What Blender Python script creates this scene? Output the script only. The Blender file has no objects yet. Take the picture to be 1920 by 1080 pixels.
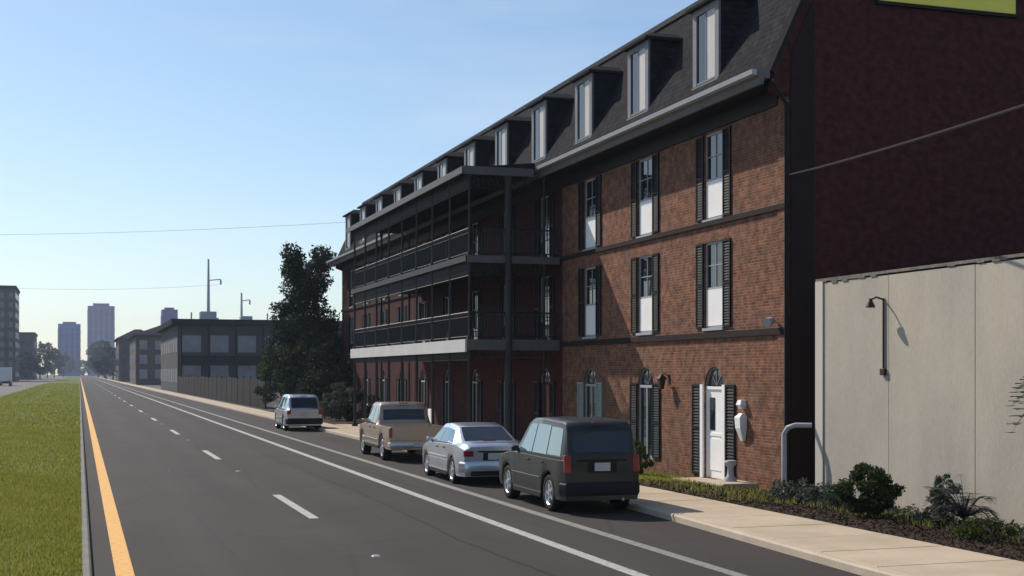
import bpy, math, random
import numpy as np
from mathutils import Vector, Matrix

random.seed(7)
S = bpy.context.scene
COL = S.collection
R = math.radians

# ------------------------------------------------------------------ camera
F_PX = 2470.0                      # focal length in pixels of the 1920 px wide photograph
YAW = math.atan(811 / F_PX)        # camera is turned right of the road direction
CAM_H = 2.7
cam_d = bpy.data.cameras.new('camera')
cam_d.sensor_width = 36.0
cam_d.lens = 36.0 * F_PX / 1920
cam_d.shift_y = 160 / 1920
cam_d.clip_start = 0.1
cam_d.clip_end = 8000
cam = bpy.data.objects.new('camera', cam_d)
COL.objects.link(cam)
cam.location = (0, 0, CAM_H)
cam.rotation_euler = (R(90), 0, -YAW)
S.camera = cam

# ------------------------------------------------------------------ sky, sun, exposure
SUN_V = Vector((-3.33, 6.3, 6.3)).normalized()     # towards the sun
SUN_EL = math.asin(SUN_V.z)
SUN_AZ = math.atan2(SUN_V.x, SUN_V.y)
W = bpy.data.worlds.new('World')
S.world = W
W.use_nodes = True
wn = W.node_tree
wn.nodes.clear()
sky = wn.nodes.new('ShaderNodeTexSky')
sky.sky_type = 'NISHITA'
sky.sun_disc = False
sky.sun_elevation = SUN_EL
sky.sun_rotation = SUN_AZ
sky.altitude = 0
sky.air_density = 1.0
sky.dust_density = 0.45
sky.ozone_density = 2.4
bg = wn.nodes.new('ShaderNodeBackground')
bg.inputs['Strength'].default_value = 0.123
wo = wn.nodes.new('ShaderNodeOutputWorld')
tint = wn.nodes.new('ShaderNodeMix')
tint.data_type = 'RGBA'
tint.blend_type = 'MULTIPLY'
tint.inputs[0].default_value = 1.0
tint.inputs[7].default_value = (0.97, 0.995, 1.0, 1)
wn.links.new(sky.outputs[0], tint.inputs[6])
# faint streaks of high thin cloud, the same all round the sky
tcw = wn.nodes.new('ShaderNodeTexCoord')
mpw = wn.nodes.new('ShaderNodeMapping')
mpw.inputs['Scale'].default_value = (1.6, 1.6, 9.0)
wn.links.new(tcw.outputs['Generated'], mpw.inputs[0])
nzw = wn.nodes.new('ShaderNodeTexNoise')
nzw.inputs['Scale'].default_value = 1.7
nzw.inputs['Detail'].default_value = 6.0
nzw.inputs['Roughness'].default_value = 0.55
wn.links.new(mpw.outputs[0], nzw.inputs['Vector'])
crw = wn.nodes.new('ShaderNodeMapRange')
crw.inputs[1].default_value = 0.45
crw.inputs[2].default_value = 0.80
crw.inputs[3].default_value = 0.0
crw.inputs[4].default_value = 0.30
wn.links.new(nzw.outputs[0], crw.inputs[0])
mxw = wn.nodes.new('ShaderNodeMix')
mxw.data_type = 'RGBA'
mxw.inputs[7].default_value = (7.0, 7.5, 8.2, 1)
wn.links.new(crw.outputs[0], mxw.inputs[0])
wn.links.new(tint.outputs[2], mxw.inputs[6])
wn.links.new(mxw.outputs[2], bg.inputs[0])
wn.links.new(bg.outputs[0], wo.inputs[0])

sun_d = bpy.data.lights.new('sun', 'SUN')
sun_d.energy = 5.0
sun_d.angle = R(0.5)
sun_d.color = (1.0, 0.90, 0.77)
sun = bpy.data.objects.new('sun', sun_d)
COL.objects.link(sun)
sun.rotation_euler = SUN_V.to_track_quat('Z', 'Y').to_euler()
sun.location = SUN_V * 200

S.view_settings.view_transform = 'Standard'
S.view_settings.look = 'None'
S.view_settings.exposure = 0.0
S.view_settings.gamma = 1.0
S.view_settings.use_curve_mapping = False
S.render.engine = 'CYCLES'
S.cycles.use_denoising = True
S.cycles.max_bounces = 6
S.cycles.volume_bounces = 0
S.cycles.transparent_max_bounces = 8

# ------------------------------------------------------------------ materials
def nd(t, kind, **kw):
    n = t.nodes.new(kind)
    for k, v in kw.items():
        if k in n.inputs.keys():
            n.inputs[k].default_value = v
        else:
            setattr(n, k, v)
    return n

ALB = 0.87                       # overall trim of the base colours
def rgba(c):
    return (c[0] * ALB, c[1] * ALB, c[2] * ALB, 1)

def base_mat(name):
    m = bpy.data.materials.new(name)
    m.use_nodes = True
    t = m.node_tree
    return m, t, t.nodes['Principled BSDF']

def mat(name, col, rough=0.6, var=0.25, scale=4.0, fine=60.0, bump=0.0, metal=0.0,
        coat=0.0, ior=1.5, stretch=(1, 1, 1), col2=None, mixscale=0.6):
    """plain surface with two octaves of noise variation, optional second tone and relief"""
    m, t, p = base_mat(name)
    tc = nd(t, 'ShaderNodeNewGeometry')
    mp = nd(t, 'ShaderNodeMapping')
    mp.inputs['Scale'].default_value = stretch
    t.links.new(tc.outputs['Position'], mp.inputs[0])
    n1 = nd(t, 'ShaderNodeTexNoise', Scale=scale, Detail=5.0, Roughness=0.6)
    n2 = nd(t, 'ShaderNodeTexNoise', Scale=fine, Detail=3.0)
    t.links.new(mp.outputs[0], n1.inputs['Vector'])
    t.links.new(mp.outputs[0], n2.inputs['Vector'])
    mx = nd(t, 'ShaderNodeMath', operation='ADD')
    t.links.new(n1.outputs[0], mx.inputs[0])
    t.links.new(n2.outputs[0], mx.inputs[1])
    mr = nd(t, 'ShaderNodeMapRange')
    mr.inputs[1].default_value = 0.6
    mr.inputs[2].default_value = 1.4
    mr.inputs[3].default_value = 1 - var
    mr.inputs[4].default_value = 1 + var
    t.links.new(mx.outputs[0], mr.inputs[0])
    src = nd(t, 'ShaderNodeRGB')
    src.outputs[0].default_value = rgba(col)
    base = src.outputs[0]
    if col2 is not None:
        n3 = nd(t, 'ShaderNodeTexNoise', Scale=mixscale, Detail=4.0)
        t.links.new(mp.outputs[0], n3.inputs['Vector'])
        rm = nd(t, 'ShaderNodeMapRange')
        rm.inputs[1].default_value = 0.42
        rm.inputs[2].default_value = 0.6
        t.links.new(n3.outputs[0], rm.inputs[0])
        mc = nd(t, 'ShaderNodeMix', data_type='RGBA')
        t.links.new(rm.outputs[0], mc.inputs[0])
        t.links.new(base, mc.inputs[6])
        mc.inputs[7].default_value = rgba(col2)
        base = mc.outputs[2]
    vm = nd(t, 'ShaderNodeVectorMath', operation='SCALE')
    t.links.new(base, vm.inputs[0])
    t.links.new(mr.outputs[0], vm.inputs['Scale'])
    t.links.new(vm.outputs[0], p.inputs['Base Color'])
    p.inputs['Roughness'].default_value = rough
    p.inputs['Metallic'].default_value = metal
    p.inputs['Coat Weight'].default_value = coat
    p.inputs['Coat Roughness'].default_value = 0.05
    p.inputs['IOR'].default_value = ior
    if rough >= 0.5:
        p.inputs['Specular IOR Level'].default_value = 0.18
    if bump:
        b = nd(t, 'ShaderNodeBump', Strength=bump, Distance=0.02)
        t.links.new(mx.outputs[0], b.inputs['Height'])
        t.links.new(b.outputs[0], p.inputs['Normal'])
    return m

def brick_mat(name, c1, c2, c3, mortar, bw=0.215, rh=0.075):
    m, t, p = base_mat(name)
    g = nd(t, 'ShaderNodeNewGeometry')
    sx = nd(t, 'ShaderNodeSeparateXYZ')
    t.links.new(g.outputs['Position'], sx.inputs[0])
    ad = nd(t, 'ShaderNodeMath', operation='ADD')
    t.links.new(sx.outputs[0], ad.inputs[0])
    t.links.new(sx.outputs[1], ad.inputs[1])
    cb = nd(t, 'ShaderNodeCombineXYZ')
    t.links.new(ad.outputs[0], cb.inputs[0])
    t.links.new(sx.outputs[2], cb.inputs[1])
    br = nd(t, 'ShaderNodeTexBrick')
    br.inputs['Scale'].default_value = 1.0
    br.inputs['Brick Width'].default_value = bw
    br.inputs['Row Height'].default_value = rh
    br.inputs['Mortar Size'].default_value = 0.011
    br.inputs['Mortar Smooth'].default_value = 0.3
    br.inputs['Bias'].default_value = 0.0
    br.inputs['Color1'].default_value = rgba(c1)
    br.inputs['Color2'].default_value = rgba(c2)
    br.inputs['Mortar'].default_value = rgba(mortar)
    t.links.new(cb.outputs[0], br.inputs[0])
    # blotches of darker, purplish and paler bricks
    n = nd(t, 'ShaderNodeTexNoise', Scale=1.1, Detail=6.0, Roughness=0.65)
    t.links.new(g.outputs['Position'], n.inputs['Vector'])
    rm = nd(t, 'ShaderNodeMapRange')
    rm.inputs[1].default_value = 0.45
    rm.inputs[2].default_value = 0.62
    rm.inputs[4].default_value = 0.5
    t.links.new(n.outputs[0], rm.inputs[0])
    mc = nd(t, 'ShaderNodeMix', data_type='RGBA')
    t.links.new(rm.outputs[0], mc.inputs[0])
    t.links.new(br.outputs[0], mc.inputs[6])
    mc.inputs[7].default_value = rgba(c3)
    n2 = nd(t, 'ShaderNodeTexNoise', Scale=5.0, Detail=5.0)
    t.links.new(g.outputs['Position'], n2.inputs['Vector'])
    m2 = nd(t, 'ShaderNodeMapRange')
    m2.inputs[1].default_value = 0.3
    m2.inputs[2].default_value = 0.7
    m2.inputs[3].default_value = 0.62
    m2.inputs[4].default_value = 1.34
    t.links.new(n2.outputs[0], m2.inputs[0])
    vm = nd(t, 'ShaderNodeVectorMath', operation='SCALE')
    t.links.new(mc.outputs[2], vm.inputs[0])
    t.links.new(m2.outputs[0], vm.inputs['Scale'])
    t.links.new(vm.outputs[0], p.inputs['Base Color'])
    p.inputs['Roughness'].default_value = 0.9
    p.inputs['Specular IOR Level'].default_value = 0.12
    b = nd(t, 'ShaderNodeBump', Strength=0.5, Distance=0.01)
    b.invert = True
    t.links.new(br.outputs['Fac'], b.inputs['Height'])
    t.links.new(b.outputs[0], p.inputs['Normal'])
    return m

def leaf_mat(name, dark, light, rough=0.75, trans=0.25):
    m, t, p = base_mat(name)
    g = nd(t, 'ShaderNodeNewGeometry')
    mc = nd(t, 'ShaderNodeMix', data_type='RGBA')
    t.links.new(g.outputs['Random Per Island'], mc.inputs[0])
    mc.inputs[6].default_value = rgba(dark)
    mc.inputs[7].default_value = rgba(light)
    t.links.new(mc.outputs[2], p.inputs['Base Color'])
    p.inputs['Roughness'].default_value = rough
    p.inputs['Specular IOR Level'].default_value = 0.15
    tr = nd(t, 'ShaderNodeBsdfTranslucent')
    t.links.new(mc.outputs[2], tr.inputs[0])
    ms = nd(t, 'ShaderNodeMixShader')
    ms.inputs[0].default_value = trans
    out = [n for n in t.nodes if n.type == 'OUTPUT_MATERIAL'][0]
    t.links.new(p.outputs[0], ms.inputs[1])
    t.links.new(tr.outputs[0], ms.inputs[2])
    t.links.new(ms.outputs[0], out.inputs[0])
    return m

def glass_mat(name, tint, ior=1.6, rough=0.03):
    m, t, p = base_mat(name)
    p.inputs['Base Color'].default_value = rgba(tint)
    p.inputs['Roughness'].default_value = rough
    p.inputs['IOR'].default_value = ior
    g = nd(t, 'ShaderNodeNewGeometry')
    n = nd(t, 'ShaderNodeTexNoise', Scale=0.9, Detail=1.0)
    t.links.new(g.outputs['Position'], n.inputs['Vector'])
    b = nd(t, 'ShaderNodeBump', Strength=0.05, Distance=0.05)
    t.links.new(n.outputs[0], b.inputs['Height'])
    t.links.new(b.outputs[0], p.inputs['Normal'])
    return m

def asphalt_mat(name, col):
    m, t, p = base_mat(name)
    g = nd(t, 'ShaderNodeNewGeometry')
    n1 = nd(t, 'ShaderNodeTexNoise', Scale=0.25, Detail=4.0)
    mp = nd(t, 'ShaderNodeMapping')
    mp.inputs['Scale'].default_value = (1.0, 0.06, 1.0)       # wear runs along the lanes
    t.links.new(g.outputs['Position'], mp.inputs[0])
    n2 = nd(t, 'ShaderNodeTexNoise', Scale=1.3, Detail=3.0)
    t.links.new(mp.outputs[0], n2.inputs['Vector'])
    n3 = nd(t, 'ShaderNodeTexNoise', Scale=45.0, Detail=4.0, Roughness=0.7)
    t.links.new(g.outputs['Position'], n1.inputs['Vector'])
    t.links.new(g.outputs['Position'], n3.inputs['Vector'])
    a = nd(t, 'ShaderNodeMath', operation='ADD')
    t.links.new(n1.outputs[0], a.inputs[0])
    t.links.new(n2.outputs[0], a.inputs[1])
    a2 = nd(t, 'ShaderNodeMath', operation='ADD')
    t.links.new(a.outputs[0], a2.inputs[0])
    t.links.new(n3.outputs[0], a2.inputs[1])
    mr = nd(t, 'ShaderNodeMapRange')
    mr.inputs[1].default_value = 1.0
    mr.inputs[2].default_value = 2.0
    mr.inputs[3].default_value = 0.72
    mr.inputs[4].default_value = 1.28
    t.links.new(a2.outputs[0], mr.inputs[0])
    src = nd(t, 'ShaderNodeRGB')
    src.outputs[0].default_value = rgba(col)
    sp = nd(t, 'ShaderNodeSeparateXYZ')
    t.links.new(g.outputs['Position'], sp.inputs[0])
    ph = nd(t, 'ShaderNodeMath', operation='MULTIPLY_ADD')
    t.links.new(sp.outputs[0], ph.inputs[0])
    ph.inputs[1].default_value = 2 * math.pi / 1.75
    ph.inputs[2].default_value = 0.6
    sn = nd(t, 'ShaderNodeMath', operation='SINE')
    t.links.new(ph.outputs[0], sn.inputs[0])
    tk = nd(t, 'ShaderNodeMath', operation='MULTIPLY_ADD')
    t.links.new(sn.outputs[0], tk.inputs[0])
    tk.inputs[1].default_value = 0.07
    t.links.new(mr.outputs[0], tk.inputs[2])
    vo = nd(t, 'ShaderNodeTexVoronoi', feature='DISTANCE_TO_EDGE')
    vo.inputs['Scale'].default_value = 0.22
    wv = nd(t, 'ShaderNodeVectorMath', operation='MULTIPLY_ADD')
    t.links.new(n3.outputs['Color'], wv.inputs[0])
    wv.inputs[1].default_value = (0.35, 0.35, 0)
    t.links.new(g.outputs['Position'], wv.inputs[2])
    t.links.new(wv.outputs[0], vo.inputs['Vector'])
    ck = nd(t, 'ShaderNodeMapRange')
    ck.inputs[1].default_value = 0.0
    ck.inputs[2].default_value = 0.006
    ck.inputs[3].default_value = 0.62
    ck.inputs[4].default_value = 1.0
    t.links.new(vo.outputs['Distance'], ck.inputs[0])
    st = nd(t, 'ShaderNodeTexNoise', Scale=0.9, Detail=5.0)
    t.links.new(g.outputs['Position'], st.inputs['Vector'])
    sr = nd(t, 'ShaderNodeMapRange')
    sr.inputs[1].default_value = 0.60
    sr.inputs[2].default_value = 0.72
    sr.inputs[3].default_value = 1.0
    sr.inputs[4].default_value = 0.78
    t.links.new(st.outputs[0], sr.inputs[0])
    m1 = nd(t, 'ShaderNodeMath', operation='MULTIPLY')
    t.links.new(tk.outputs[0], m1.inputs[0])
    t.links.new(ck.outputs[0], m1.inputs[1])
    m3 = nd(t, 'ShaderNodeMath', operation='MULTIPLY')
    t.links.new(m1.outputs[0], m3.inputs[0])
    t.links.new(sr.outputs[0], m3.inputs[1])
    vm = nd(t, 'ShaderNodeVectorMath', operation='SCALE')
    t.links.new(src.outputs[0], vm.inputs[0])
    t.links.new(m3.outputs[0], vm.inputs['Scale'])
    t.links.new(vm.outputs[0], p.inputs['Base Color'])
    p.inputs['Roughness'].default_value = 0.85
    p.inputs['Specular IOR Level'].default_value = 0.2
    b = nd(t, 'ShaderNodeBump', Strength=0.4, Distance=0.01)
    t.links.new(n3.outputs[0], b.inputs['Height'])
    t.links.new(b.outputs[0], p.inputs['Normal'])
    return m

def paint_line_mat(name, col, wear):
    """road paint worn through to the asphalt in flecks"""
    m, t, p = base_mat(name)
    g = nd(t, 'ShaderNodeNewGeometry')
    n = nd(t, 'ShaderNodeTexNoise', Scale=9.0, Detail=8.0, Roughness=0.75)
    t.links.new(g.outputs['Position'], n.inputs['Vector'])
    rm = nd(t, 'ShaderNodeMapRange')
    rm.inputs[1].default_value = 0.5
    rm.inputs[2].default_value = 0.68
    rm.inputs[4].default_value = wear
    t.links.new(n.outputs[0], rm.inputs[0])
    mc = nd(t, 'ShaderNodeMix', data_type='RGBA')
    t.links.new(rm.outputs[0], mc.inputs[0])
    mc.inputs[6].default_value = rgba(col)
    mc.inputs[7].default_value = (0.06, 0.054, 0.052, 1)
    t.links.new(mc.outputs[2], p.inputs['Base Color'])
    p.inputs['Roughness'].default_value = 0.7
    return m

def shingle_mat(name, col):
    m = brick_mat(name, [c * 0.8 for c in col], [c * 1.15 for c in col], [c * 0.75 for c in col],
                  [c * 0.35 for c in col], bw=0.3, rh=0.16)
    return m

M = {}
M['asphalt'] = asphalt_mat('asphalt', (0.049, 0.0425, 0.040))
M['far_asphalt'] = asphalt_mat('pale_asphalt', (0.17, 0.145, 0.135))
M['lot'] = mat('ground_soil', (0.12, 0.115, 0.09), 0.9, 0.3, 0.05, 2.0)
M['white_line'] = paint_line_mat('white_road_paint', (0.47, 0.45, 0.42), 0.9)
M['worn_line'] = paint_line_mat('worn_road_paint', (0.26, 0.25, 0.235), 1.0)
M['yellow_line'] = paint_line_mat('yellow_road_paint', (0.80, 0.42, 0.07), 0.5)
M['concrete'] = mat('sidewalk_concrete', (0.48, 0.395, 0.29), 0.85, 0.16, 1.4, 50, 0.1, col2=(0.54, 0.445, 0.335))
M['kerb'] = mat('kerb_concrete', (0.52, 0.44, 0.345), 0.85, 0.2, 2.0, 40, 0.1)
M['median_kerb'] = mat('median_kerb_concrete', (0.22, 0.22, 0.195), 0.85, 0.3, 2.0, 30, 0.1)
M['turf'] = mat('turf_soil', (0.108, 0.130, 0.016), 0.95, 0.35, 0.8, 20, 0.0, col2=(0.14, 0.148, 0.024), mixscale=0.25)
M['mulch'] = mat('bark_mulch', (0.045, 0.029, 0.020), 0.95, 0.5, 3.0, 25, 0.8)
M['brick'] = brick_mat('brick_facade', (0.285, 0.107, 0.056), (0.16, 0.062, 0.040), (0.17, 0.105, 0.078), (0.22, 0.17, 0.13))
M['gable_brick'] = brick_mat('shaded_red_brick', (0.086, 0.025, 0.023), (0.068, 0.019, 0.018), (0.062, 0.022, 0.021), (0.058, 0.026, 0.024))  # dark red brick, lowered further to stand for the shade on it
M['shingle'] = shingle_mat('mansard_shingle', (0.031, 0.031, 0.036))
M['dark_trim'] = mat('black_trim_paint', (0.013, 0.013, 0.015), 0.6, 0.2, 3, 40)
M['shutter'] = mat('dark_shutter_paint', (0.009, 0.012, 0.015), 0.55, 0.2, 3, 40)
M['band'] = mat('dark_band_brick', (0.024, 0.015, 0.014), 0.8, 0.3, 2, 30)
M['cornice'] = mat('grey_cornice_paint', (0.15, 0.145, 0.15), 0.6, 0.2, 1.5, 30)
M['white_paint'] = mat('white_wood_paint', (0.99, 0.98, 0.97), 0.5, 0.06, 2, 30)
M['grey_white'] = mat('weathered_white_paint', (0.42, 0.44, 0.47), 0.55, 0.12, 2, 30)
M['fascia'] = mat('pale_fascia_paint', (0.62, 0.61, 0.60), 0.6, 0.15, 0.8, 20)
M['red_door'] = mat('red_door_paint', (0.22, 0.03, 0.045), 0.5, 0.15, 2, 30)
M['iron'] = mat('black_iron', (0.022, 0.022, 0.024), 0.45, 0.2, 3, 40)
M['post'] = mat('gallery_post_paint', (0.05, 0.05, 0.053), 0.6, 0.25, 2, 30)
M['gallery_floor'] = mat('gallery_boards', (0.035, 0.034, 0.034), 0.75, 0.25, 1.5, 30)  # board colour kept low to deepen the shade inside the gallery
M['glass'] = glass_mat('window_glass', (0.012, 0.018, 0.022), 1.75)
M['stucco'] = mat('beige_stucco', (0.53, 0.475, 0.39), 0.9, 0.12, 0.8, 25, 0.15, stretch=(1, 1, 0.4), col2=(0.455, 0.415, 0.365), mixscale=0.5)
M['stucco_trim'] = mat('sunlit_stucco_trim', (0.62, 0.58, 0.52), 0.9, 0.08, 1.5, 35, 0.1)  # lighter stucco stands for sunlight on the wall's end strip
M['stain'] = mat('stained_coping', (0.20, 0.185, 0.16), 0.9, 0.6, 2.2, 20)
M['casement'] = mat('grey_casement_paint', (0.22, 0.23, 0.25), 0.6, 0.15, 2, 30)
M['yellow_sign'] = mat('yellow_sign_paint', (0.86, 0.78, 0.09), 0.4, 0.05, 2, 20)
M['white_metal'] = mat('white_pipe_paint', (0.46, 0.45, 0.48), 0.5, 0.1, 4, 30)
M['dark_metal'] = mat('dark_metal', (0.05, 0.045, 0.04), 0.5, 0.2, 4, 30, metal=0.3)
M['steel'] = mat('galvanised_steel', (0.5, 0.51, 0.53), 0.5, 0.15, 2, 20, metal=0.3)
M['cable'] = mat('cable_sheath', (0.035, 0.026, 0.028), 0.9, 0.1, 4, 30)
M['wood_pole'] = mat('pole_wood', (0.14, 0.11, 0.085), 0.85, 0.3, 3, 30, stretch=(1, 1, 0.1))
M['bark'] = mat('bark', (0.085, 0.065, 0.05), 0.9, 0.4, 6, 40, 0.6, stretch=(1, 1, 0.25))
M['leaf_dark'] = leaf_mat('dark_leaves', (0.014, 0.026, 0.016), (0.045, 0.07, 0.036))
M['leaf_mid'] = leaf_mat('mid_leaves', (0.03, 0.05, 0.018), (0.085, 0.115, 0.04))
M['leaf_yellow'] = leaf_mat('yellow_green_leaves', (0.05, 0.07, 0.015), (0.12, 0.14, 0.04))
M['leaf_grey'] = leaf_mat('grey_green_leaves', (0.05, 0.065, 0.05), (0.14, 0.16, 0.12))
M['leaf_blue'] = leaf_mat('blue_green_leaves', (0.03, 0.04, 0.045), (0.12, 0.14, 0.14), 0.35)
M['grass'] = leaf_mat('grass_blades', (0.17, 0.19, 0.026), (0.39, 0.39, 0.085), 0.8, 0.5)
M['tyre'] = mat('tyre_rubber', (0.018, 0.018, 0.018), 0.85, 0.2, 8, 60)
M['rim'] = mat('alloy_rim', (0.55, 0.55, 0.56), 0.3, 0.08, 8, 60, metal=0.6)
M['underbody'] = mat('underbody_black', (0.012, 0.012, 0.012), 0.8, 0.2, 5, 40)
M['car_glass'] = glass_mat('car_glass', (0.09, 0.19, 0.23), 2.8, 0.015)  # sky reflected in the glass is put into its blue base colour
M['car_glass_dark'] = glass_mat('tinted_car_glass', (0.006, 0.007, 0.008), 1.6, 0.04)
M['red_lens'] = mat('red_lens', (0.30, 0.012, 0.02), 0.2, 0.05, 8, 60, coat=0.5)
M['clear_lens'] = mat('clear_lens', (0.6, 0.62, 0.65), 0.15, 0.05, 8, 60, coat=0.6)
M['plate'] = mat('number_plate', (0.55, 0.56, 0.55), 0.4, 0.06, 8, 60)
M['black_plastic'] = mat('black_plastic', (0.02, 0.02, 0.022), 0.6, 0.15, 8, 60)
M['paint_black'] = mat('black_car_paint', (0.003, 0.006, 0.006), 0.45, 0.05, 2, 30, coat=0.3)
M['paint_silver'] = mat('silver_car_paint', (0.66, 0.71, 0.80), 0.28, 0.03, 2, 30, metal=0.7, coat=0.8)
M['paint_tan'] = mat('tan_car_paint', (0.48, 0.36, 0.27), 0.32, 0.05, 2, 30, metal=0.7, coat=0.7)
M['paint_white'] = mat('white_car_paint', (0.50, 0.51, 0.55), 0.3, 0.03, 2, 30, metal=0.85, coat=0.8)
M['truck_white'] = mat('white_truck_panels', (0.75, 0.75, 0.76), 0.5, 0.05, 1, 10)
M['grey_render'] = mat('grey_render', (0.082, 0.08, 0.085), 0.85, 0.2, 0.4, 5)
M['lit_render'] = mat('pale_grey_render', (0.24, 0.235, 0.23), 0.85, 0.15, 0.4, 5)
M['brown_render'] = mat('brown_render', (0.12, 0.095, 0.09), 0.85, 0.2, 0.4, 5)
M['dark_roof'] = mat('dark_roof_felt', (0.03, 0.03, 0.034), 1.0, 0.2, 0.5, 5)
M['dark_roof'].node_tree.nodes['Principled BSDF'].inputs['Specular IOR Level'].default_value = 0.03
M['shingle'].node_tree.nodes['Principled BSDF'].inputs['Specular IOR Level'].default_value = 0.04
M['pale_pane'] = mat('curtained_window', (0.32, 0.315, 0.335), 0.5, 0.3, 0.5, 3)
M['far_glass'] = glass_mat('far_window_glass', (0.05, 0.06, 0.075), 1.6, 0.1)
M['tower_purple'] = mat('mauve_tower_cladding', (0.10, 0.10, 0.30), 0.6, 0.1, 0.1, 1)
M['tower_blue'] = mat('blue_tower_cladding', (0.02, 0.11, 0.42), 0.5, 0.1, 0.1, 1)
M['tower_dark'] = mat('dark_tower_strip', (0.03, 0.045, 0.14), 0.5, 0.1, 0.1, 1)
M['marker'] = mat('road_stud', (0.6, 0.6, 0.58), 0.4, 0.1, 10, 60)

# ------------------------------------------------------------------ mesh helpers
class MB:
    def __init__(s):
        s.v = []
        s.f = []
    def add(s, vs, fs):
        b = len(s.v)
        s.v.extend([tuple(p) for p in vs])
        s.f.extend([tuple(i + b for i in f) for f in fs])
        return s
    def box(s, x0, x1, y0, y1, z0, z1):
        vs = [(x0, y0, z0), (x1, y0, z0), (x1, y1, z0), (x0, y1, z0), (x0, y0, z1), (x1, y0, z1), (x1, y1, z1), (x0, y1, z1)]
        return s.add(vs, [(0, 3, 2, 1), (4, 5, 6, 7), (0, 1, 5, 4), (1, 2, 6, 5), (2, 3, 7, 6), (3, 0, 4, 7)])
    def cbox(s, x0, x1, y0, y1, z0, z1, c):
        """box with chamfered edges: built as three stacked rings"""
        def ring(d, z):
            return [(x0 + d, y0 + c, z), (x0 + c, y0 + d, z), (x1 - c, y0 + d, z), (x1 - d, y0 + c, z),
                    (x1 - d, y1 - c, z), (x1 - c, y1 - d, z), (x0 + c, y1 - d, z), (x0 + d, y1 - c, z)]
        def ring_in(z):
            return [(x0 + c, y0 + 2 * c, z), (x0 + 2 * c, y0 + c, z), (x1 - 2 * c, y0 + c, z), (x1 - c, y0 + 2 * c, z),
                    (x1 - c, y1 - 2 * c, z), (x1 - 2 * c, y1 - c, z), (x0 + 2 * c, y1 - c, z), (x0 + c, y1 - 2 * c, z)]
        return s.rings([ring_in(z0), ring(0, z0 + c), ring(0, z1 - c), ring_in(z1)])
    def rings(s, rs, closed=True, caps=True):
        n = len(rs[0])
        vs = [p for r in rs for p in r]
        fs = []
        for i in range(len(rs) - 1):
            for k in range(n if closed else n - 1):
                a = i * n + k
                b = i * n + (k + 1) % n
                fs.append((a, b, b + n, a + n))
        if caps:
            fs.append(tuple(reversed(range(n))))
            fs.append(tuple(range((len(rs) - 1) * n, len(rs) * n)))
        return s.add(vs, fs)
    def tube(s, pts, rad, n=8, caps=True):
        pts = [Vector(p) for p in pts]
        if not isinstance(rad, (list, tuple)):
            rad = [rad] * len(pts)
        rs = []
        a = None
        for i, p in enumerate(pts):
            d = (pts[min(i + 1, len(pts) - 1)] - pts[max(i - 1, 0)]).normalized()
            if a is None:
                up = Vector((0, 0, 1)) if abs(d.z) < 0.9 else Vector((1, 0, 0))
                a = d.cross(up).normalized()
            else:
                a = (a - d * a.dot(d)).normalized()
            b = a.cross(d).normalized()
            rs.append([p + (a * math.cos(2 * math.pi * k / n) + b * math.sin(2 * math.pi * k / n)) * rad[i] for k in range(n)])
        return s.rings(rs, True, caps)
    def lathe_x(s, prof, cx, cy, cz, n=24):
        """profile of (x offset, radius) spun round an axis along x"""
        rs = [[(cx + px, cy + pr * math.cos(2 * math.pi * k / n), cz + pr * math.sin(2 * math.pi * k / n)) for k in range(n)] for px, pr in prof]
        return s.rings(rs, True, False)
    def lathe_z(s, prof, cx, cy, n=12):
        rs = [[(cx + pr * math.cos(2 * math.pi * k / n), cy + pr * math.sin(2 * math.pi * k / n), pz) for k in range(n)] for pr, pz in prof]
        return s.rings(rs, True, True)
    def prism(s, poly, axis, a, b):
        """polygon (in the two other axes) extruded along axis from a to b"""
        def P(p, t):
            return {'x': (t, p[0], p[1]), 'y': (p[0], t, p[1]), 'z': (p[0], p[1], t)}[axis]
        return s.rings([[P(p, a) for p in poly], [P(p, b) for p in poly]])

WL = {}
def fin(o, parent):
    COL.objects.link(o)
    if parent is not None:
        o.parent = parent
    return o

def tag(o, label=None, cat=None, group=None, kind=None):
    if label: o['label'] = label
    if cat: o['category'] = cat
    if group: o['group'] = group
    if kind: o['kind'] = kind
    return o

def fix_normals(me):
    import bmesh
    bm = bmesh.new()
    bm.from_mesh(me)
    bmesh.ops.recalc_face_normals(bm, faces=bm.faces)
    bm.to_mesh(me)
    bm.free()

def mk(name, mb, material, parent=None, smooth=None, base=True, normals=True):
    """link a mesh, written in world (or root-local) coordinates, as one object with its origin at its base"""
    v = np.array(mb.v, dtype=float)
    lo, hi = v.min(0), v.max(0)
    c = (lo + hi) / 2
    c[2] = lo[2]
    me = bpy.data.meshes.new(name)
    me.from_pydata([tuple(p) for p in (v - c)], [], mb.f)
    me.update()
    if normals:
        fix_normals(me)
    if smooth is not None:
        me.shade_smooth()
        me.set_sharp_from_angle(angle=R(smooth))
        for p in me.polygons:
            if len(p.vertices) > 10:
                p.use_smooth = False
    me.materials.append(M[material])
    o = bpy.data.objects.new(name, me)
    pl = WL.get(parent.name, Vector((0, 0, 0))) if parent is not None else Vector((0, 0, 0))
    fin(o, parent)
    o.location = Vector(c) - pl
    WL[o.name] = Vector(c)
    return o

def root(name, loc, label, cat, group=None):
    o = bpy.data.objects.new(name, None)
    o.empty_display_size = 0.3
    COL.objects.link(o)
    o.location = loc
    WL[o.name] = Vector(loc)
    return tag(o, label, cat, group)

def copy_tree(o, parent=None):
    c = o.copy()
    fin(c, parent)
    for ch in o.children:
        copy_tree(ch, c)
    return c

def struct(name, mb, material, smooth=None):
    return tag(mk(name, mb, material, None, smooth), kind='structure')

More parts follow.
